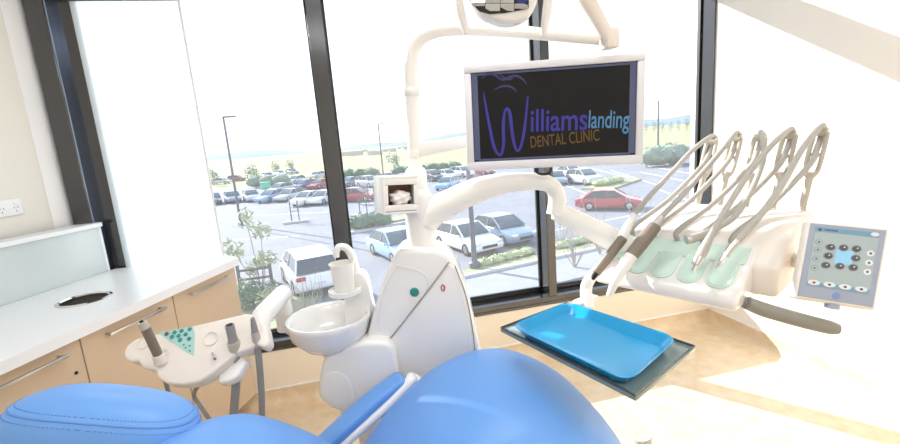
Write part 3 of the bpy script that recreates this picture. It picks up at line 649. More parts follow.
# hose arms
tops = []
px_foot = [(697, 204), (719, 206), (745, 208), (772, 209), (801, 212)]
px_top = [(712, 136), (736, 133), (760, 133), (790, 130), (821, 127)]
for i, a in enumerate(ae):
    foot = G(*px_foot[i], 1.13); dd = foot.dot(FWD)
    top = P(px_top[i][0], px_top[i][1] + 5, dd + 0.02); ax = (top - foot).normalized(); sdv = e1 - ax * e1.dot(ax); sdv.normalize(); fr_ = ax.cross(sdv)
    Ls = (top - foot).length
    b = B()
    b.tube([foot - ax * 0.02, foot + ax * Ls * 0.40, foot + ax * Ls * 0.5], [0.011, 0.010, 0.013], 10, 3)
    for s_ in (-1, 1): b.tube([foot + ax * Ls * 0.42, foot + ax * Ls * 0.52 + sdv * s_ * 0.0145, foot + ax * Ls * 0.75 + sdv * s_ * 0.0175, foot + ax * Ls + sdv * s_ * 0.016], [0.008, 0.0068, 0.0066, 0.0075], 8, 5)
    b.tube([foot + ax * Ls * 0.72 - sdv * 0.014, foot + ax * Ls * 0.72 + sdv * 0.014], 0.006, 8, 0)
    arm = part(b, 'hose_arm', M_arm, du)
    b = B(); b.tube([top - sdv * 0.017, top + sdv * 0.017], 0.013, 16, 0)
    b.tube([top, top + e2 * 0.02 + V(0, 0, 0.010), top + e2 * 0.042 + V(0, 0, 0.004), top + e2 * 0.047 - V(0, 0, 0.008)], [0.013, 0.012, 0.009, 0.006], 10, 5); sub(b, 'hook', M_arm, arm)
    tops.append((top, ax, sdv, fr_, foot, Ls))
# grey pull handle
b = B(); b.tube([P(747, 303, 1.13), P(765, 310, 1.12), P(800, 320, 1.10), P(828, 327, 1.085), P(838, 329, 1.08)], [0.018, 0.020, 0.020, 0.019, 0.014], 16, 8); b.tube([L(0.37, 0.06, 0.945), P(757, 306, 1.13)], 0.016, 12, 0); part(b, 'pull_handle', M_handle, du)
# support arm (from the column to the unit)
b = B()
b.tube([P(424, 222, 1.5), P(432, 213, 1.5), P(450, 202.5, 1.49), P(476, 190.5, 1.48), P(496, 185, 1.47), P(514, 182, 1.46), P(536, 181.5, 1.45), P(550, 185, 1.445), P(556.5, 194, 1.445), P(557, 206, 1.445), P(556, 214, 1.445)], [0.050, 0.05, 0.046, 0.042, 0.037, 0.032, 0.028, 0.027, 0.028, 0.030, 0.032], 22, 8)
sa = part(b, 'support_arm', M_whitep, du)
b = B(); b.tube([P(556, 211, 1.445), P(566, 216, 1.445), P(590, 228, 1.45), P(618, 242, 1.46), P(650, 255, 1.47)], [0.030, 0.034, 0.037, 0.04, 0.04], 20, 8); part(b, 'support_arm', M_whitep, du)

# handpieces
def handpiece(label, segs, hose, i, extra=None):
    """segs: list of (name, material, [(px,py,d)...], radii)"""
    tip = segs[0][2][0]; t = thing('handpiece', P(*tip), label, 'handpiece', 'handpieces on the delivery unit')
    for nm, m, pts, rr in segs:
        b = B(); b.tube([P(*p) for p in pts], rr, 16, 4); part(b, nm, m, t)
    top, ax, sdv, fr_, foot, Ls = tops[i]
    w = [P(*p) for p in hose]
    over = top + ax * 0.020 - e2 * 0.004
    a = ae[i]
    back = [over, top + e2 * 0.016 - ax * 0.012, foot + ax * Ls * 0.78 - e2 * 0.0, foot + ax * Ls * 0.60 - e2 * 0.05, (foot + ax * Ls * 0.30).lerp(L(a - 0.005, 0.20, 1.12), 0.55) + V(0, 0, 0.01), L(a - 0.005, 0.17, 1.100), L(a - 0.005, 0.155, 1.07)]
    b = B(); b.tube(w + back, 0.0084, 12, 7); part(b, 'hose', M_hose, t)
handpiece('slim handpiece with brown grey grip resting off the end pad', [
    ('tip', M_dark, [(592, 279, 1.33), (597, 272, 1.33)], [0.008, 0.010]), ('grip', M_grip, [(596, 273, 1.33), (610, 255, 1.345), (623, 238, 1.36)], [0.013, 0.0155, 0.0155]),
    ('sleeve', M_white, [(622, 239, 1.36), (628, 226, 1.375), (634, 214, 1.39)], [0.0155, 0.013, 0.009])], [(633, 216, 1.39), (648, 198, 1.43), (672, 172, 1.50), (694, 149, 1.57)], 0)
handpiece('white and brown scaler handpiece with a long pale nose', [
    ('nose', M_white, [(609, 296, 1.25), (618, 276, 1.26), (631, 256, 1.28)], [0.009, 0.016, 0.020]), ('grip', M_grip, [(630, 257, 1.28), (643, 241, 1.30), (655, 226, 1.32)], [0.020, 0.021, 0.019]),
    ('ferrule', M_steel, [(654, 227, 1.32), (661, 217, 1.335)], [0.012, 0.010])], [(660, 218, 1.335), (680, 198, 1.38), (705, 170, 1.44), (726, 145, 1.50)], 1)
handpiece('short grey hose end with open metal ring on the pads', [
    ('collar', M_steel, [(686, 240, 1.22), (690, 239, 1.22)], [0.013, 0.0145]), ('sleeve', M_hose, [(689, 239.5, 1.22), (700, 236, 1.225), (716, 229, 1.235)], [0.0135, 0.012, 0.008])], [(714, 230, 1.235), (736, 215, 1.27), (754, 185, 1.34), (764, 155, 1.40)], 2)
handpiece('steel motor coupling pointing down on the mint pad', [
    ('shank', M_chrome, [(692.5, 271, 1.13), (697, 262, 1.135)], [0.0055, 0.0055]), ('collar', M_steel, [(695.5, 265, 1.134), (700, 257, 1.14)], [0.0115, 0.013]), ('motor', M_hose, [(699.5, 258, 1.14), (705, 247, 1.15), (711, 235, 1.16)], [0.013, 0.0125, 0.0085])], [(710, 237, 1.16), (728, 206, 1.20), (750, 172, 1.27), (772, 145, 1.33)], 3)
handpiece('slim chrome turbine handpiece with a fine nozzle', [
    ('nozzle', M_chrome, [(716, 268, 1.10), (722, 260, 1.105), (726, 254, 1.11)], [0.003, 0.0065, 0.007]), ('body', M_steel, [(725, 256, 1.11), (731, 248, 1.115), (737, 241, 1.12)], [0.009, 0.0095, 0.0085])], [(736, 242, 1.12), (758, 218, 1.15), (782, 185, 1.20), (803, 148, 1.27)], 4)

# touch panel
tl, tr_, brr, bl = P(808, 220, 1.13), P(891, 228, 1.09), P(876, 311, 1.03), P(794, 298, 1.07)
pn = ((tr_ - tl).cross(bl - tl)).normalized()
if pn.dot(FWD) > 0: pn = -pn
tp = thing('touch_panel', (bl + brr) / 2, 'tilted touch screen panel with round icons in a pale frame', 'touch screen')
cen = (tl + tr_ + brr + bl) / 4
def QP(u, v, h=0.0): return (tl * (1 - u) * (1 - v) + tr_ * u * (1 - v) + brr * u * v + bl * (1 - u) * v) + pn * h
b = B(); b.prism([tl, tr_, brr, bl], -pn * 0.028, 0.008, 4); part(b, 'case', M_cream, tp)
b = B(); b.prism([QP(.035, .035, .001), QP(.955, .035, .001), QP(.955, .965, .001), QP(.035, .965, .001)], -pn * 0.006, 0.001, 1); part(b, 'fascia', M_pbez, tp)
def flat(u0, v0, u1, v1, h, m, nm, par=None, rnd=0):
    b = B(); b.prism([QP(u0, v0, h), QP(u1, v0, h), QP(u1, v1, h), QP(u0, v1, h)], -pn * 0.0012, rnd, 3 if rnd else 1)
    return sub(b, nm, m, par, smooth=False) if par else part(b, nm, m, tp, smooth=False)
scp = flat(.11, .075, .875, .815, .0020, M_pscr, 'screen')
flat(.112, .078, .873, .135, .0026, M_pbar, 'header_bar', scp); flat(.112, .765, .873, .812, .0026, M_pbar, 'footer_bar', scp)
flat(.40, .335, .615, .51, .0026, M_pcent, 'centre_square', scp)
def icon(u, v, ru, h, m, nm, k=1.0):
    b = B(); b.prism([QP(u + ru * math.cos(R(q)), v + k * ru * math.sin(R(q)), h) for q in range(0, 360, 20)], -pn * 0.001); sub(b, nm, m, scp, smooth=False)
for u, v in ((.325, .315), (.48, .305), (.635, .30), (.315, .425), (.645, .415), (.305, .545), (.475, .535), (.635, .53)):
    icon(u, v, .062, .0028, M_pring, 'icon_ring', 0.72); icon(u, v, .050, .0034, M_picon, 'icon', 0.72); icon(u + 0.008, v - .008, .010, .0038, M_pwhite, 'icon_glyph', 0.8)
for v in (.265, .365, .48, .595): icon(.175, v, .046, .0026, M_pring, 'icon_ring', 0.8); icon(.175, v, .038, .003, M_pscr, 'icon', 0.8); icon(.175, v, .012, .0034, M_picon, 'icon_glyph', 1.0)
for v in (.335, .45, .56): icon(.81, v, .046, .0026, M_pwhite, 'icon_ring', 0.8); icon(.81, v, .016, .003, M_picon, 'icon_glyph', 0.9)
for u in (.20, .39, .58, .775): icon(u, .775, .075, .0030, M_pwhite, 'soft_key', 0.42); icon(u, .775, .02, .0034, M_red if u < .3 else M_picon, 'icon_glyph', 0.7)
icon(.82, .10, .05, .0030, M_pwhite, 'icon_ring', 0.5); icon(.16, .11, .022, .0030, M_picon, 'icon_glyph', 0.9)
for k in range(6): flat(.22 + k * .027, .097, .24 + k * .027, .116, .0030, M_picon, 'header_text', scp)
b = B(); b.prism([QP(.50 + .045 * math.cos(R(q)), .895 + .042 * math.sin(R(q)), .0025) for q in range(0, 360, 18)], -pn * 0.002); part(b, 'home_button', mat('panel_blue_button', lin(130, 150, 205), 0.3), tp)
b = B(); b.lathe([(0.016, 0), (0.016, 0.01), (0.0, 0.012)], QP(.52, 1.0, -0.014), 16, axis_rot(bl - tl)); part(b, 'knob', M_pbez, tp)
b = B(); b.tube([QP(.35, .55, -0.02), P(800, 262, 1.20), L(0.40, 0.28, 1.03)], [0.022, 0.02, 0.02], 14, 5); part(b, 'bracket', M_cream, tp)

# ================================================================== TRAY
tz = 0.9
th = thing('tray_holder', G(600, 345, tz), 'smoked grey tray holder plate on a white bracket', 'tray holder')
tp4 = [G(500, 328, tz), G(566, 303, tz), G(696, 347, tz), G(636, 397, tz)]
b = B(); b.prism(tp4, (0, 0, -0.012), 0.004, 2); part(b, 'plate', M_tglass, th)
b = B()
def inset(p4, k): c = sum(p4, V(0, 0, 0)) / 4; return [c + (p - c) * k for p in p4]
q4 = inset(tp4, 0.985)
b.tube([p + V(0, 0, 0.002) for p in q4 + q4[:1]], 0.003, 6, 0); part(b, 'rim', mat('tray_holder_edge', lin(90, 98, 100), 0.2, metal=0.4), th)
b = B(); b.tube([G(588, 305, tz) + V(0, 0, -0.012), P(586, 290, 1.335), P(590, 279, 1.34), P(601, 268, 1.36), P(616, 262, 1.37), L(0.03, 0.05, 0.945)], [0.020, 0.019, 0.018, 0.017, 0.016, 0.016], 12, 6); b.box(G(586, 301, tz) + V(0, 0, 0.004), (0.09, 0.035, 0.014), frame_rot(V(.93, .36, 0), V(-.36, .93, 0), V(0, 0, 1)), 0.005); part(b, 'bracket', M_white, th)
# blue tray: rounded rectangular dish
k4 = [G(510, 327, tz + .026), G(567, 302.5, tz + .026), G(679, 339, tz + .026), G(629, 384, tz + .026)]
def rrect(p4, rad, z, inset_m, n=7):
    c = sum(p4, V(0, 0, 0)) / 4; out = []
    for i in range(4):
        p, pr, nx = p4[i], p4[i - 1], p4[(i + 1) % 4]
        a = (pr - p).normalized(); d = (nx - p).normalized(); bis = (a + d)
        p = p + (a + d) * inset_m; A_ = p + a * rad; D_ = p + d * rad
        for k in range(n):
            t_ = k / (n - 1); q = A_ * (1 - t_) ** 2 + p * 2 * t_ * (1 - t_) + D_ * t_ ** 2; out.append(V(q.x, q.y, z))
    return out
b = B(); R_ = 0.045
b.loft([rrect(k4, R_ * .6, tz + .0015, .024), rrect(k4, R_ * .8, tz + .004, .018), rrect(k4, R_, tz + .025, .004), rrect(k4, R_, tz + .029, 0.0), rrect(k4, R_, tz + .0305, 0.001), rrect(k4, R_, tz + .0295, .005), rrect(k4, R_ * .9, tz + .027, .008), rrect(k4, R_ * .8, tz + .008, .020), rrect(k4, R_ * .6, tz + .005, .026)])
tag(part(b, 'instrument_tray', M_tray, ang=60), 'bright blue plastic instrument tray on the smoked holder plate', 'tray')

# ================================================================== ASSISTANT CONSOLE
cp0 = P(200, 345, 1.22); cn = (-FWD * 0.72 + V(0, 0, 0.70)).normalized()
def CPL(x, y, h=0.0): return PL(x, y, cp0, cn) + cn * h
ac = thing('assistant_console', CPL(200, 370), 'pale pink white assistant console with mint keypad on a swing arm', 'dental console')
out = [(123, 353), (126, 345), (136, 338.5), (152, 334.5), (193, 325.5), (246, 313), (259, 315.5), (266, 326), (269, 342), (264, 348), (256, 344), (249, 349), (236, 353), (226, 362), (212, 374), (199, 382), (182, 385), (166, 383.5), (157, 378), (155, 370), (147, 369), (141, 367), (138, 361), (130, 362), (124, 358)]
b = B(); b.prism([CPL(x, y) for x, y in out], -cn * 0.05, 0.013, 4, 5); part(b, 'housing', M_cream, ac, ang=70)
# lobes rims
for (x, y, r_) in ((144, 343, 0.017), (163, 356, 0.017)):
    b = B(); c = CPL(x, y, 0.001); b.lathe([(r_ * 1.15, -0.003), (r_ * 1.1, 0.002), (r_, 0.002), (r_ * 0.9, -0.004), (0, -0.006)], c, 24, axis_rot(cn)); part(b, 'holder_well', M_cream, ac)
# keypad
b = B(); b.prism([CPL(x, y, 0.0012) for x, y in ((158, 333), (193, 326.5), (195, 333), (194, 356), (186, 352))], -cn * 0.003, 0.0006, 1); kp = part(b, 'keypad', M_mintd, ac)
for (x, y, m) in ((167, 334, M_picon), (175, 332.5, M_teal), (182, 331, M_teal), (190, 329.5, M_teal), (172.5, 337, M_teal), (179, 336, M_teal), (186, 334.5, M_teal), (180.5, 340, M_teal), (189.5, 339, M_teal)):
    b = B(); b.lathe([(0.0062, 0), (0.0062, 0.002), (0.005, 0.003), (0, 0.003)], CPL(x, y, 0.001), 14, axis_rot(cn)); sub(b, 'button', m, kp)
for (x, y) in ((184, 345), (190, 346), (190, 351), (186, 348)):
    b = B(); b.lathe([(0.003, 0), (0.003, 0.001), (0, 0.001)], CPL(x, y, 0.001), 8, axis_rot(cn)); sub(b, 'icon', M_teal, kp)
b = B(); b.lathe([(0.024, -0.002), (0.022, 0.004), (0.018, 0.004), (0.016, 0.0), (0, -0.001)], CPL(211, 338.5, 0.0), 24, axis_rot(cn)); part(b, 'dial', M_cream, ac)
b = B(); b.tube([CPL(213, 354, 0.004), CPL(217, 360, 0.012)], 0.004, 10, 0); b.box(CPL(216, 358, 0.010), (0.016, 0.006, 0.006), axis_rot(V(1, .2, .5)), 0.001); part(b, 'latch', M_chrome, ac)
b = B(); b.prism([CPL(x, y, -0.03) for x, y in ((212, 372), (236, 352), (242, 358), (232, 375), (222, 380), (212, 381))], -cn * 0.04, 0.01, 3, 5); part(b, 'underside_cover', M_white, ac)
# swing arm to the cuspidor
b = B(); b.tube([CPL(256, 326, -0.03), P(262, 317, 1.30), P(274, 303, 1.39), P(283, 293, 1.48)], [0.028, 0.031, 0.031, 0.029], 18, 5)
b.tube([P(283, 292, 1.50), P(284, 312, 1.50), P(285, 330, 1.50)], [0.020, 0.030, 0.026], 18, 4); b.tube([P(285, 324, 1.51), P(330, 352, 1.53), P(345, 360, 1.53)], 0.026, 14, 4); part(b, 'swing_arm', M_white, ac)
# suction handpieces
def suction(label, segs, hose, hm):
    t = thing('suction_handpiece', P(*segs[0][2][0]), label, 'suction handpiece', 'handpieces on the assistant console')
    for nm, m, pts, rr in segs:
        b = B(); b.tube([P(*p) for p in pts], rr, 16, 4); part(b, nm, m, t)
    if hose:
        b = B(); hp = [P(*p) for p in hose]; b.tube(hp, hm[1], 14, 8); h_ = part(b, 'hose', hm[0], t)
dC = lambda x, y, k=0.0: CPL(x, y).dot(FWD) + k
suction('brown grey syringe standing in the lobed well of the console', [('body', M_grip, [(145, 327, 1.165), (152, 342, 1.175), (159, 357, 1.185)], [0.0125, 0.0125, 0.0125]), ('cap', M_arm, [(141.5, 322, 1.16), (145.5, 328, 1.165)], [0.011, 0.0135]), ('sleeve', M_cream, [(158, 354, 1.184), (161.5, 362, 1.19)], [0.016, 0.018]), ('button', M_dark, [(141, 321, 1.159), (142, 322.5, 1.16)], [0.005, 0.005])], [(162, 368, 1.22), (166, 383, 1.25), (170, 400, 1.25), (173, 425, 1.22), (178, 460, 1.2)], (M_hosed, 0.0062))
suction('wide grey suction tube with ribbed hose hooked on the console', [('tip', M_hosed, [(229.5, 325, 1.205), (232, 336, 1.21), (234.5, 346, 1.215)], [0.0125, 0.0125, 0.0155]), ('bore', M_dark, [(229.2, 324.6, 1.2045), (229.6, 325.6, 1.205)], [0.009, 0.009]), ('collar', M_arm, [(233.5, 342, 1.21), (236, 352, 1.215)], [0.0175, 0.0165])], [(235, 348, 1.215), (236.5, 365, 1.22), (236, 385, 1.23), (234, 410, 1.24), (232, 440, 1.25), (230, 470, 1.25)], (M_hosed, [0.0125, 0.0125, 0.0125, 0.0125]))
suction('narrow grey saliva ejector with hose at the end of the console', [('tip', M_hosed, [(252.5, 318, 1.215), (254, 327, 1.22), (256, 337, 1.225)], [0.0055, 0.009, 0.0105]), ('collar', M_arm, [(255, 332, 1.222), (258, 345, 1.228)], [0.0115, 0.0125])], [(256.5, 340, 1.225), (259, 360, 1.235), (261, 385, 1.25), (262, 410, 1.26), (262, 440, 1.27), (262, 470, 1.27)], (M_hosed, [0.0098, 0.0098]))
b = B(); b.tube([CPL(190, 380, -0.05), P(194, 395, 1.26), P(203, 410, 1.26), P(214, 428, 1.25), P(224, 460, 1.22)], 0.0062, 10, 8); part(b, 'hose', M_hosed, ac)
# foot control
fc = G(642, 452, 0.0)
t = thing('foot_control', fc, 'white round knob of the foot control on the sunlit floor', 'foot control')
kz = 0.17; kc = G(642, 436, kz)
b = B(); b.lathe([(0.12, 0), (0.12, 0.02), (0.09, 0.04), (0.03, 0.05), (0, 0.05)], V(kc.x, kc.y, 0), 32); part(b, 'base', M_whitep, t)
b = B(); b.lathe([(0.016, 0.05), (0.016, 0.10), (0.034, 0.105), (0.040, 0.115), (0.038, kz - 0.004), (0.032, kz), (0.01, kz - 0.004), (0, kz - 0.004)], V(kc.x, kc.y, 0), 28); part(b, 'knob', M_arm, t)
t.location = V(kc.x, kc.y, 0)
for c in t.children: c.location = (fc - t.location)
#%%OUTSIDE
# ================================================================== OUTSIDE
GZ = -4.3
def gp(x, y): return G(x, y, GZ)
b = B(); b.prism([(-120, 4, GZ - 0.3), (160, 4, GZ - 0.3), (160, 96, GZ - 0.3), (-120, 96, GZ - 0.3)], (0, 0, 0.3)); o = struct(b, 'car_park', M_asph, label='sunlit grey asphalt car park')
b = B(); b.prism([(-2600, 96, GZ - 0.4), (3200, 96, GZ - 0.4), (3200, 2600, GZ - 0.4), (-2600, 2600, GZ - 0.4)], (0, 0, 0.35)); struct(b, 'field', M_field, label='pale dry grass field beyond the car park')
b = B()
ridge = []
for k in range(121):
    x = -2400 + k * 45; ridge.append((x, 26 + 14 * math.sin(k * 0.21) + 9 * math.sin(k * 0.57 + 1) + (14 if k > 80 else 0)))
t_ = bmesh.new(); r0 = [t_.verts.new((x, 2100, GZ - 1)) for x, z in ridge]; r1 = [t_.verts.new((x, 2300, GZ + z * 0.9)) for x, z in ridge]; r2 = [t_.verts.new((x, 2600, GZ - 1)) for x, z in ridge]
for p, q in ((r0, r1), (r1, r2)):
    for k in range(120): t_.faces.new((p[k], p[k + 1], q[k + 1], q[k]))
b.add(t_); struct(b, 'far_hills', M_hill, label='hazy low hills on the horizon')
def strip(pa, pb, w, z0, z1, name, m, label, parent=None):
    a, c = Vector(pa), Vector(pb); d = (c - a); d.z = 0; d.normalize(); n = V(-d.y, d.x, 0) * w / 2
    b = B(); b.prism([V(*(a + n)[:2], GZ + z0), V(*(c + n)[:2], GZ + z0), V(*(c - n)[:2], GZ + z0), V(*(a - n)[:2], GZ + z0)], (0, 0, z1 - z0)); return struct(b, name, m, label=label, smooth=False)
# planted beds and kerbs close to the building
strip(gp(420, 300), gp(700, 236), 3.2, 0, 0.05, 'footpath', M_path, 'pale concrete footpath along the building')
strip(gp(420, 284), gp(700, 225), 0.7, 0, 0.12, 'planting_bed', M_lawn, 'narrow planted bed in front of the parked cars')
strip(gp(420, 288), gp(700, 228), 0.25, 0, 0.16, 'kerb', M_kerb, 'pale concrete kerb of the planted bed')
strip(gp(340, 236), gp(412, 222), 0.22, 0, 0.15, 'kerb', M_kerb, 'pale kerb in front of the clipped hedge')
strip(gp(352, 229), gp(410, 217), 1.6, 0, 0.12, 'planting_bed', M_lawn, 'grass bed below the clipped hedge')
strip(gp(205, 322), gp(300, 318), 4.0, 0, 0.12, 'planting_bed', M_lawn, 'planted bed with shrubs below the window')
strip(gp(205, 183), gp(250, 180), 2.0, 0, 0.12, 'planting_bed', M_lawn, 'dry verge behind the far cars')
strip(gp(596, 190), gp(628, 180), 3.0, 0, 0.15, 'traffic_island', M_lawn, 'grassy traffic island behind the red car')
strip(gp(420, 168), gp(640, 160), 3.0, 0, 0.1, 'planting_bed', M_lawn, 'long grass verge at the far edge of the car park')
# painted lines
for k, (p, q) in enumerate([((232, 226), (330, 244)), ((332, 243), (420, 262)), ((250, 216), (330, 212)), ((232, 240), (300, 236)), ((548, 178), (592, 196)), ((640, 172), (700, 184)), ((648, 166), (704, 176)), ((660, 190), (704, 206)), ((610, 170), (660, 186)), ((590, 168), (630, 178)), ((395, 240), (440, 226)), ((540, 190), (575, 186)), ((545, 232), (640, 214)), ((545, 218), (580, 210))]):
    strip(gp(*p), gp(*q), 0.14, 0.0, 0.012, 'painted_line', M_line if k > 1 else M_pole, 'narrow line on the asphalt among the white bay markings')  # first two lines are dark, the rest white bay markings
for (x, y, c) in ((330, 212, 0), (300, 222, 0)): pass
# cars ---------------------------------------------------------------
PAINT = {n: mat('car_paint_' + n, c, 0.25, coat=0.8) for n, c in dict(white=(0.80, 0.80, 0.81), silver=(0.5, 0.52, 0.55), blue=(0.10, 0.16, 0.32), steel=(0.20, 0.27, 0.36), red=(0.42, 0.05, 0.06), dark=(0.06, 0.065, 0.075), skyblue=(0.25, 0.42, 0.66), maroon=(0.30, 0.06, 0.08)).items()}
CARB = {}
def car_meshes(kind):
    if kind in CARB: return CARB[kind]
    if kind == 'sedan': L_, Wd, belt, roof, cab, bot = 4.6, 1.78, 0.92, 1.44, [(-1.75, .92), (-1.05, 1.40), (-0.45, 1.45), (0.35, 1.42), (1.15, .94)], 0.22
    elif kind == 'hatch': L_, Wd, belt, roof, cab, bot = 4.1, 1.72, 0.96, 1.50, [(-1.95, .98), (-1.60, 1.42), (-0.7, 1.51), (0.25, 1.47), (1.10, .98)], 0.22
    else: L_, Wd, belt, roof, cab, bot = 4.5, 1.84, 1.08, 1.68, [(-2.12, 1.10), (-1.82, 1.60), (-0.9, 1.69), (0.25, 1.65), (1.15, 1.12)], 0.28
    h = L_ / 2; q = {}
    low_ = [(-h, bot + .15), (-h - .02, .55), (-h + .06, belt - .06), (-h + .4, belt), (0.9, belt + .02), (h - .7, belt - .10), (h - .12, belt - .22), (h, .55), (h - .04, bot + .08), (h - .4, bot), (-h + .4, bot)]
    b = B(); b.prism([(x, -Wd / 2, z) for x, z in low_], (0, Wd, 0), 0.09, 3, 10); q['body'] = (b, 'paint')
    def green(sh, z0): return [(x * sh, z) for x, z in cab]
    b = B(); base = []; n = len(cab)
    rings = [[V(x, -(Wd / 2 - .05 - (z - cab[0][1]) * .28), z) for x, z in cab], [V(x, (Wd / 2 - .05 - (z - cab[0][1]) * .28), z) for x, z in cab]]
    b.loft(rings); q['windows'] = (b, M_cglass)
    b = B(); rr = [cab[1], cab[2], cab[3]]; hw = lambda z: Wd / 2 - .05 - (z - cab[0][1]) * .28
    rings = [[V(x, s * (hw(z) + .01), z + .015) for x, z in rr] + [V(x, s * (hw(z) + .01), z - .05) for x, z in rr[::-1]] for s in (-1, 1)]
    b.loft(rings)
    for s in (-1, 1):
        for a, c in ((cab[0], cab[1]), (cab[3], cab[4])): b.tube([V(a[0], s * hw(a[1]), a[1]), V(c[0], s * hw(c[1]), c[1])], 0.045, 6, 0)
        xm = (cab[2][0] + cab[3][0]) / 2; b.tube([V(xm, s * (Wd / 2 - .04), cab[0][1]), V(xm, s * hw(roof - .05), roof - .05)], 0.04, 6, 0)
    q['roof'] = (b, 'paint')
    wr = 0.33 if kind != 'suv' else 0.37
    for i, (x, s) in enumerate(((-1.3, -1), (-1.3, 1), (1.38, -1), (1.38, 1))):
        b = B(); b.lathe([(wr * .6, -.02), (wr * .92, -.02), (wr, .03), (wr, .17), (wr * .92, .21), (wr * .62, .21), (wr * .6, .19), (0, .19)], V(x, s * (Wd / 2 - .19), wr), 20, axis_rot(V(0, s, 0))); q['wheel%d' % i] = (b, M_tyre)
        b = B(); b.lathe([(wr * .6, .19), (wr * .55, .20), (wr * .2, .205), (0, .205)], V(x, s * (Wd / 2 - .19), wr), 14, axis_rot(V(0, s, 0))); q['rim%d' % i] = (b, M_steel)
    for i, s in enumerate((-1, 1)):
        b = B(); b.box((h - .10, s * (Wd / 2 - .24), belt - .26), (.14, .34, .13), None, .03); q['headlamp%d' % i] = (b, M_clight)
        b = B(); b.box((-h + .05, s * (Wd / 2 - .22), belt - .16), (.12, .36, .16), None, .03); q['tail_lamp%d' % i] = (b, M_ctail)
        b = B(); b.box((0.85, s * (Wd / 2 + .06), belt + .04), (.12, .16, .11), None, .03); q['mirror%d' % i] = (b, 'paint')
    b = B(); b.box((h - .0, 0, .50), (.05, Wd * .5, .14), None, .02); q['grille'] = (b, M_dark)
    b = B(); b.box((-h + .0, 0, .66), (.03, .42, .11)); q['number_plate'] = (b, M_clight)
    res = {}
    for nm, (b, m) in q.items():
        me = bpy.data.meshes.new(nm.rstrip('0123')); b.bm.to_mesh(me); b.bm.free(); me.shade_smooth(); me.set_sharp_from_angle(angle=R(35)); me.materials.append(m if m != 'paint' else PAINT['white']); res[nm] = (me, m == 'paint')
    CARB[kind] = res; return res
def car(px, heading, kind, col, label, group=None, far=False):
    p = gp(*px) if not isinstance(px, Vector) else px
    t = thing('car', V(p.x, p.y, GZ), label, 'car', group, rz=math.atan2(heading[1], heading[0]))
    objs = {}
    for nm, (me, paint) in car_meshes(kind).items():
        if far and nm[:-1] in ('mirror',) or (far and nm in ('grille', 'number_plate')): continue
        o = bpy.data.objects.new(nm.rstrip('0123'), me); link(o); objs[nm] = o
        o.parent = objs['wheel' + nm[-1]] if nm.startswith('rim') else t
        if paint: o.material_slots[0].link = 'OBJECT'; o.material_slots[0].material = PAINT[col]
    return t
hN = (0.287, -0.957)
car(V(4.99 + 0.82, 22.15 + 0.25, GZ), hN, 'sedan', 'white', 'white sedan parked nose-on behind the dark lamp post')
car(V(7.657 + 0.45, 21.5 + 1.75, GZ), hN, 'sedan', 'steel', 'steel blue sedan parked beside the white sedan')
car(V(2.15, 22.6, GZ), hN, 'sedan', 'skyblue', 'light blue car half hidden behind the white column')
car(gp(316, 299) + V(-0.35, 2.1, 0), (-0.27, 0.963), 'suv', 'white', 'white hatchback seen from behind below the window', None)
car(gp(609, 211) + V(0.5, 0.75, 0), (0.80, -0.60), 'sedan', 'red', 'red sedan parked side on beyond the delivery unit')
G1 = 'cars in the far rows of the car park'
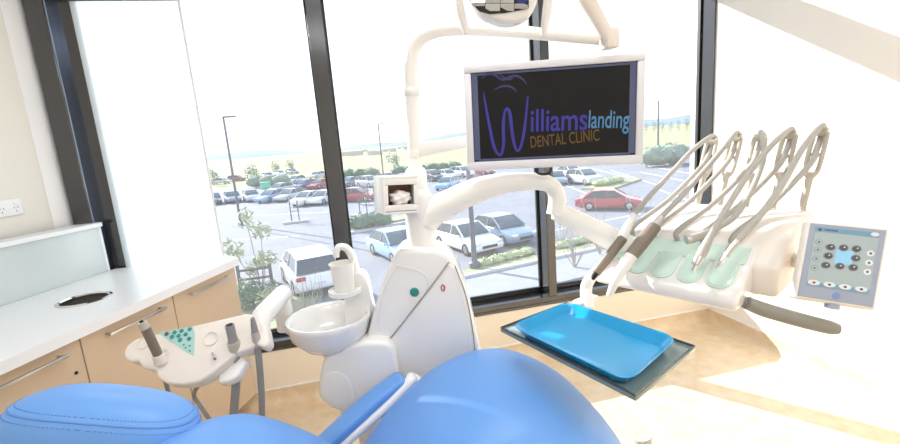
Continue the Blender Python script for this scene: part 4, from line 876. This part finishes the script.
rows = [
 ((233, 202), (.3, -.95), 'sedan', 'steel', 'grey blue car in the far row beside the lamp post'), ((214, 204), (.3, -.95), 'sedan', 'dark', 'dark car at the end of the far row by the blind'),
 ((252, 201), (.3, -.95), 'hatch', 'silver', 'silver car in the far row past the lamp post'),
 ((273, 201), (-.6, -.8), 'sedan', 'skyblue', 'pale blue car in the nearer of the far rows'), ((281, 193), (-.6, -.8), 'hatch', 'silver', 'silver hatchback behind the pale blue car'),
 ((292, 200), (-.6, -.8), 'sedan', 'silver', 'silver sedan between the pale blue and white cars'), ((309, 204), (-.6, -.8), 'sedan', 'white', 'white sedan at the front of the far row'),
 ((326, 203), (-.6, -.8), 'sedan', 'white', 'white sedan next to the dark window mullion'), ((358, 201), (.85, -.5), 'hatch', 'red', 'red hatchback just past the dark window mullion'),
 ((305, 189), (-.6, -.8), 'hatch', 'blue', 'blue hatchback in the second far row'), ((321, 188), (-.6, -.8), 'sedan', 'red', 'small red car in the second far row by the mullion'),
 ((297, 183), (-.6, -.8), 'sedan', 'silver', 'silver car at the back of the far rows'), ((318, 178), (-.6, -.8), 'sedan', 'silver', 'silver car at the back near the mullion'),
 ((351, 186), (-.7, -.7), 'sedan', 'steel', 'grey blue sedan in front of the long dark hedge'), ((369, 187), (.5, -.85), 'suv', 'silver', 'grey wagon in front of the long dark hedge'),
 ((386, 182), (.5, -.85), 'sedan', 'maroon', 'dull red car behind the tissue holder'), ((403, 183), (.5, -.85), 'sedan', 'skyblue', 'pale blue car behind the tissue holder'),
 ((221, 184), (1, -.2), 'sedan', 'silver', 'silver car on the far verge beside the blind'), ((237, 181), (1, -.2), 'hatch', 'maroon', 'dull red car on the far verge by the lamp post'),
 ((268, 178), (.6, -.8), 'sedan', 'silver', 'silver car beyond the dark bushes'), ((280, 176), (.6, -.8), 'hatch', 'white', 'white car beyond the dark bushes'), ((292, 174), (.6, -.8), 'sedan', 'steel', 'grey car at the far end beyond the bushes'),
 ((433, 181), (.3, -.95), 'suv', 'dark', 'dark car behind the lamp pole'), ((447, 179), (.3, -.95), 'hatch', 'white', 'white hatchback next to the dark car behind the pole'),
 ((448, 189), (-.6, -.8), 'hatch', 'skyblue', 'bright blue hatchback behind the white support arm'), ((462, 177), (.4, -.9), 'suv', 'white', 'white car below the monitor beside the dull red car'), ((482, 175), (.4, -.9), 'sedan', 'maroon', 'dull red car under the monitor edge'),
 ((557, 184), (-.3, -.95), 'hatch', 'steel', 'grey blue hatchback behind the red sedan'), ((584, 184), (.1, -1), 'suv', 'silver', 'silver wagon behind the red sedan'), ((570, 177), (.1, -1), 'sedan', 'white', 'white car in the far bays under the monitor')]
for px, hd_, k_, c_, l_ in rows: car(px, hd_, k_, c_, l_, G1, far=True)
# lamp posts -----------------------------------------------------------
def lamp_post(base_px, top_px, r, label, arm=0.9, double=False):
    p = gp(*base_px); d = p.dot(FWD); topz = P(*top_px, d).z
    t = thing('lamp_post', V(p.x, p.y, GZ), label, 'lamp post')
    b = B(); b.tube([V(p.x, p.y, GZ), V(p.x, p.y, topz)], [r, r * 0.7], 10, 0); part(b, 'post', M_pole, t)
    b = B(); b.lathe([(r * 1.9, 0), (r * 1.9, .35), (r * 1.2, .42)], V(p.x, p.y, GZ), 12); part(b, 'base', M_pole, t)
    if arm: b = B(); b.box(V(p.x + arm * .45, p.y, topz), (arm, .28, .12), None, .03); part(b, 'lantern', M_pole, t)
lamp_post((241, 225), (224.5, 117), 0.11, 'tall slim lamp post beside the white panel blind', 1.0)
lamp_post((384, 181), (378.5, 124), 0.13, 'distant lamp post in front of the dry field', 1.0)
lamp_post((658, 152), (658, 101), 0.22, 'distant lamp post beside the monitor edge', 1.6)
lamp_post((475, 270), (471, 168), 0.13, 'dark lamp post in front of the white and blue sedans', 0)
# plants ----------------------------------------------------------------
def leaves(c, rad, n, size, seed, flat_=1.0):
    rnd = random.Random(seed); t = bmesh.new()
    for _ in range(n):
        while True:
            q = V(rnd.uniform(-1, 1), rnd.uniform(-1, 1), rnd.uniform(-1, 1))
            if 0.15 < q.length < 1: break
        q = q * (0.55 + 0.45 * q.length); p = c + V(q.x * rad[0], q.y * rad[1], q.z * rad[2])
        a = V(rnd.uniform(-1, 1), rnd.uniform(-1, 1), rnd.uniform(-.6, 1)).normalized() * size * rnd.uniform(.6, 1.3); s_ = a.orthogonal().normalized() * a.length * .33
        t.faces.new([t.verts.new(p - a), t.verts.new(p + s_), t.verts.new(p + a), t.verts.new(p - s_)])
    return t
def plant(name, base, label, cat, clumps, m, stem=None, group=None, seed=1):
    t = thing(name, V(base.x, base.y, GZ), label, cat, group)
    b = B()
    for i, (off, rad, n, sz) in enumerate(clumps): b.add(leaves(V(base.x, base.y, GZ) + Vector(off), rad, n, sz, seed * 17 + i))
    f_ = part(b, 'foliage', m, t, smooth=False)
    b = B()
    for i, (off, rad, n, sz) in enumerate(clumps):
        q = V(base.x, base.y, GZ) + Vector(off); b.tube([V(base.x, base.y, GZ), V((base.x + q.x) / 2 + .05, (base.y + q.y) / 2, (GZ + q.z) / 2), q + V(0, 0, rad[2] * .5)], [0.05 if not stem else stem, 0.015], 6, 3)
    part(b, 'stem', M_twig, t)
p = gp(262, 309); plant('shrub', p, 'dark green rounded shrub below the timber tree guard', 'shrub', [((-.35, 0, .55), (.75, .6, .6), 700, .10), ((.35, .1, .5), (.6, .6, .55), 500, .10)], M_leafd, seed=2)
p = gp(246, 304); plant('shrub', p, 'small pale green shrub beside the cabinet end', 'shrub', [((0, 0, .5), (.6, .5, .55), 450, .09)], M_leafl, seed=3)
p = gp(272, 312); plant('shrub', p, 'pale green shrub between the tree guard and the white car', 'shrub', [((0, 0, .45), (.55, .5, .5), 420, .09)], M_leafl, seed=4)
p = gp(262, 295); plant('young_tree', p, 'sparse young tree growing inside the timber guard', 'tree', [((-.9, 0, 2.0), (.5, .5, .55), 110, .13), ((.35, 0, 2.7), (.45, .45, .4), 80, .13), ((-.2, .1, 3.3), (.4, .4, .45), 70, .12), ((.3, 0, 1.5), (.5, .5, .4), 110, .13), ((-.2, 0, 1.2), (.35, .35, .35), 70, .12)], M_leafl, stem=.035, seed=5)
# timber tree guard
g0, g1 = gp(243, 302), gp(275, 301)
t = thing('tree_guard', V((g0.x + g1.x) / 2, (g0.y + g1.y) / 2, GZ), 'weathered timber tree guard of posts and rails', 'tree guard')
d_ = g0.dot(FWD); zt = P(241, 265, d_).z
for g_ in (g0, g1):
    b = B(); b.box(V(g_.x, g_.y, (GZ + zt) / 2), (.11, .11, zt - GZ), None, .01); part(b, 'post', M_timber, t)
for k in (0.25, 0.62):
    b = B(); a = V(g0.x, g0.y, zt - k); c = V(g1.x, g1.y, zt - k + .12); b.tube([a, c], .055, 6, 0); part(b, 'rail', M_timber, t)
# bare twigs
for k, (x, y) in enumerate(((292, 318), (300, 322), (306, 318), (315, 320), (283, 316))):
    p = gp(x, y); rnd = random.Random(40 + k); b = B()
    t = thing('bare_shrub', V(p.x, p.y, GZ), 'leafless twiggy shrub in front of the white hatchback', 'shrub', 'bare twiggy shrubs')
    for j in range(12):
        q = V(p.x, p.y, GZ); d = V(rnd.uniform(-.5, .5), rnd.uniform(-.4, .4), 1).normalized(); ln = rnd.uniform(.7, 1.9)
        b.tube([q, q + d * ln * .5 + V(rnd.uniform(-.1, .1), 0, 0), q + d * ln + V(rnd.uniform(-.3, .3), 0, 0)], [.018, .004], 5, 4)
    part(b, 'twigs', M_twig, t)
for k, (x, y, n_) in enumerate(((575, 268, 12), (600, 255, 12), (560, 246, 9), (690, 232, 9), (640, 240, 10))):
    p = gp(x, y); rnd = random.Random(60 + k); b = B()
    t = thing('bare_sapling', V(p.x, p.y, GZ), 'bare sapling with thin pale branches below the end pane', 'tree', 'bare saplings below the end pane')
    for j in range(n_):
        q = V(p.x, p.y, GZ); d = V(rnd.uniform(-.5, .5), rnd.uniform(-.4, .4), 1).normalized(); ln = rnd.uniform(1.2, 3.0)
        b.tube([q, q + d * ln * .5 + V(rnd.uniform(-.15, .15), 0, 0), q + d * ln + V(rnd.uniform(-.4, .4), 0, .1)], [.025, .005], 5, 4)
    part(b, 'twigs', M_twig, t)
def hedge(pa, pb, h, w, label, m, n, seed, sz=.16):
    a, c = gp(*pa), gp(*pb); mid = (a + c) / 2; ln = (c - a).length
    t = thing('hedge', V(mid.x, mid.y, GZ), label, 'hedge'); d = (c - a).normalized(); nn = V(-d.y, d.x, 0)
    b = B(); k = max(2, int(ln / (w * .8)))
    for i in range(k):
        q = a.lerp(c, (i + .5) / k) + V(0, 0, h * .5); b.ball(q, 1, (w * .62, w * .5, h * .46), None, 2)
    rnd = random.Random(seed)
    for v in b.bm.verts: v.co += V(rnd.uniform(-1, 1), rnd.uniform(-1, 1), rnd.uniform(-1, 1)) * h * .04
    part(b, 'core', m, t)
    b = B()
    for i in range(k): b.add(leaves(a.lerp(c, (i + .5) / k) + V(0, 0, h * .52), (w * .72, w * .6, h * .54), max(30, n // k), sz, seed + i))
    part(b, 'foliage', m, t, smooth=False)
hedge((353, 231), (388, 226), 1.15, 1.5, 'clipped green hedge beside the dark mullion', M_leafd, 900, 11)
hedge((250, 188), (288, 186), 2.2, 2.6, 'dark bushes behind the far parked cars', M_leafg, 500, 21, .3)
hedge((344, 180), (378, 178), 2.0, 2.4, 'long dark hedge behind the far cars', M_leafd, 500, 31, .3)
hedge((394, 177), (460, 172), 2.0, 2.4, 'dark hedge behind the lamp pole', M_leafd, 600, 41, .3)
hedge((596, 188), (620, 183), 0.8, 1.4, 'low hedge on the traffic island', M_leafl, 400, 51, .18)
hedge((646, 168), (682, 163), 3.0, 4.0, 'grey green block of bushes beyond the monitor', M_leafg, 500, 61, .4)
hedge((480, 268), (532, 254), 0.4, 0.7, 'low pale plants in the bed before the sedans', M_leafl, 500, 71, .12)
hedge((558, 250), (610, 236), 0.4, 0.7, 'low pale plants in the bed below the end pane', M_leafl, 500, 76, .12)
def far_tree(px, h, w, label, m, seed, group=None):
    p = gp(*px); plant('tree', p, label, 'tree', [((0, 0, h * .62), (w, w, h * .40), 160, h * .07), ((w * .5, 0, h * .5), (w * .6, w * .6, h * .28), 80, h * .06)], m, stem=h * .02, seed=seed, group=group)
for k, (px, h, w) in enumerate((((253, 186), 4.5, 1.5), ((276, 175), 4.0, 1.4), ((291, 173), 4.0, 1.4), ((214, 186), 4.0, 1.3), ((394, 172), 4.5, 1.5), ((333, 171), 4, 1.4))):
    far_tree(px, h, w, 'small grey green tree at the edge of the dry field', M_leafg, 80 + k, 'small trees at the edge of the field')
for k in range(9):
    x = 646 + k * 8.2; p = G(x, 133.5 - k * 0.6, GZ)
    plant('tree', p, 'distant tree in the belt of trees below the skyline', 'tree', [((0, 0, 4.6), (2.0, 2.0, 4.2), 150, 0.55)], M_leafg, stem=.25, seed=120 + k, group='belt of distant trees')
rnd = random.Random(5)
for k in range(14):
    x = 345 + k * 6.8; p = G(x, 154.5 - (x - 345) * 0.0777 + rnd.uniform(-1.5, 3), GZ)
    t = thing('house', V(p.x, p.y, GZ), 'tiny pale house with a grey roof on the far plain', 'house', 'houses on the far plain')
    s_ = rnd.uniform(0.45, 0.7); b = B(); b.box(V(p.x, p.y, GZ + 1.6 * s_), (11 * s_, 8 * s_, 3.2 * s_)); part(b, 'walls', M_house, t, smooth=False)
    b = B(); b.prism([V(p.x - 6 * s_, p.y - 4.6 * s_, GZ + 3.2 * s_), V(p.x - 6 * s_, p.y + 4.6 * s_, GZ + 3.2 * s_), V(p.x - 6 * s_, p.y, GZ + 5.2 * s_)], (12 * s_, 0, 0)); part(b, 'roof', M_roof, t, smooth=False)
# small parking stands with wheel stops
for k, (x, y) in enumerate(((296, 223), (364, 216), (372, 205))):
    p = gp(x, y); t = thing('bay_marker', V(p.x, p.y, GZ), 'pair of thin stakes on a concrete block in the car park', 'bay marker', 'staked concrete blocks')
    b = B(); b.box(p + V(0, 0, .1), (2.0, .5, .2), None, .03); part(b, 'block', M_kerb, t)
    for s_ in (-.3, .3): b = B(); b.tube([p + V(s_, 0, .18), p + V(s_, 0, 1.9)], .05, 6, 0); part(b, 'stake', M_pole, t)
    b = B(); b.tube([p + V(-.3, 0, 1.0), p + V(.3, 0, 1.0)], .03, 6, 0); part(b, 'crosspiece', M_pole, t)
b = B(); p = gp(266, 189); b.box(p + V(0, 0, .55), (1.6, 1.0, 1.1), None, .12); b.box(p + V(0, 0, 1.15), (1.7, 1.1, .14), None, .05); tag(part(b, 'wheelie_bin', mat('bin_green', lin(110, 200, 165), .5)), 'bright mint green bin in front of the dark bushes', 'bin')
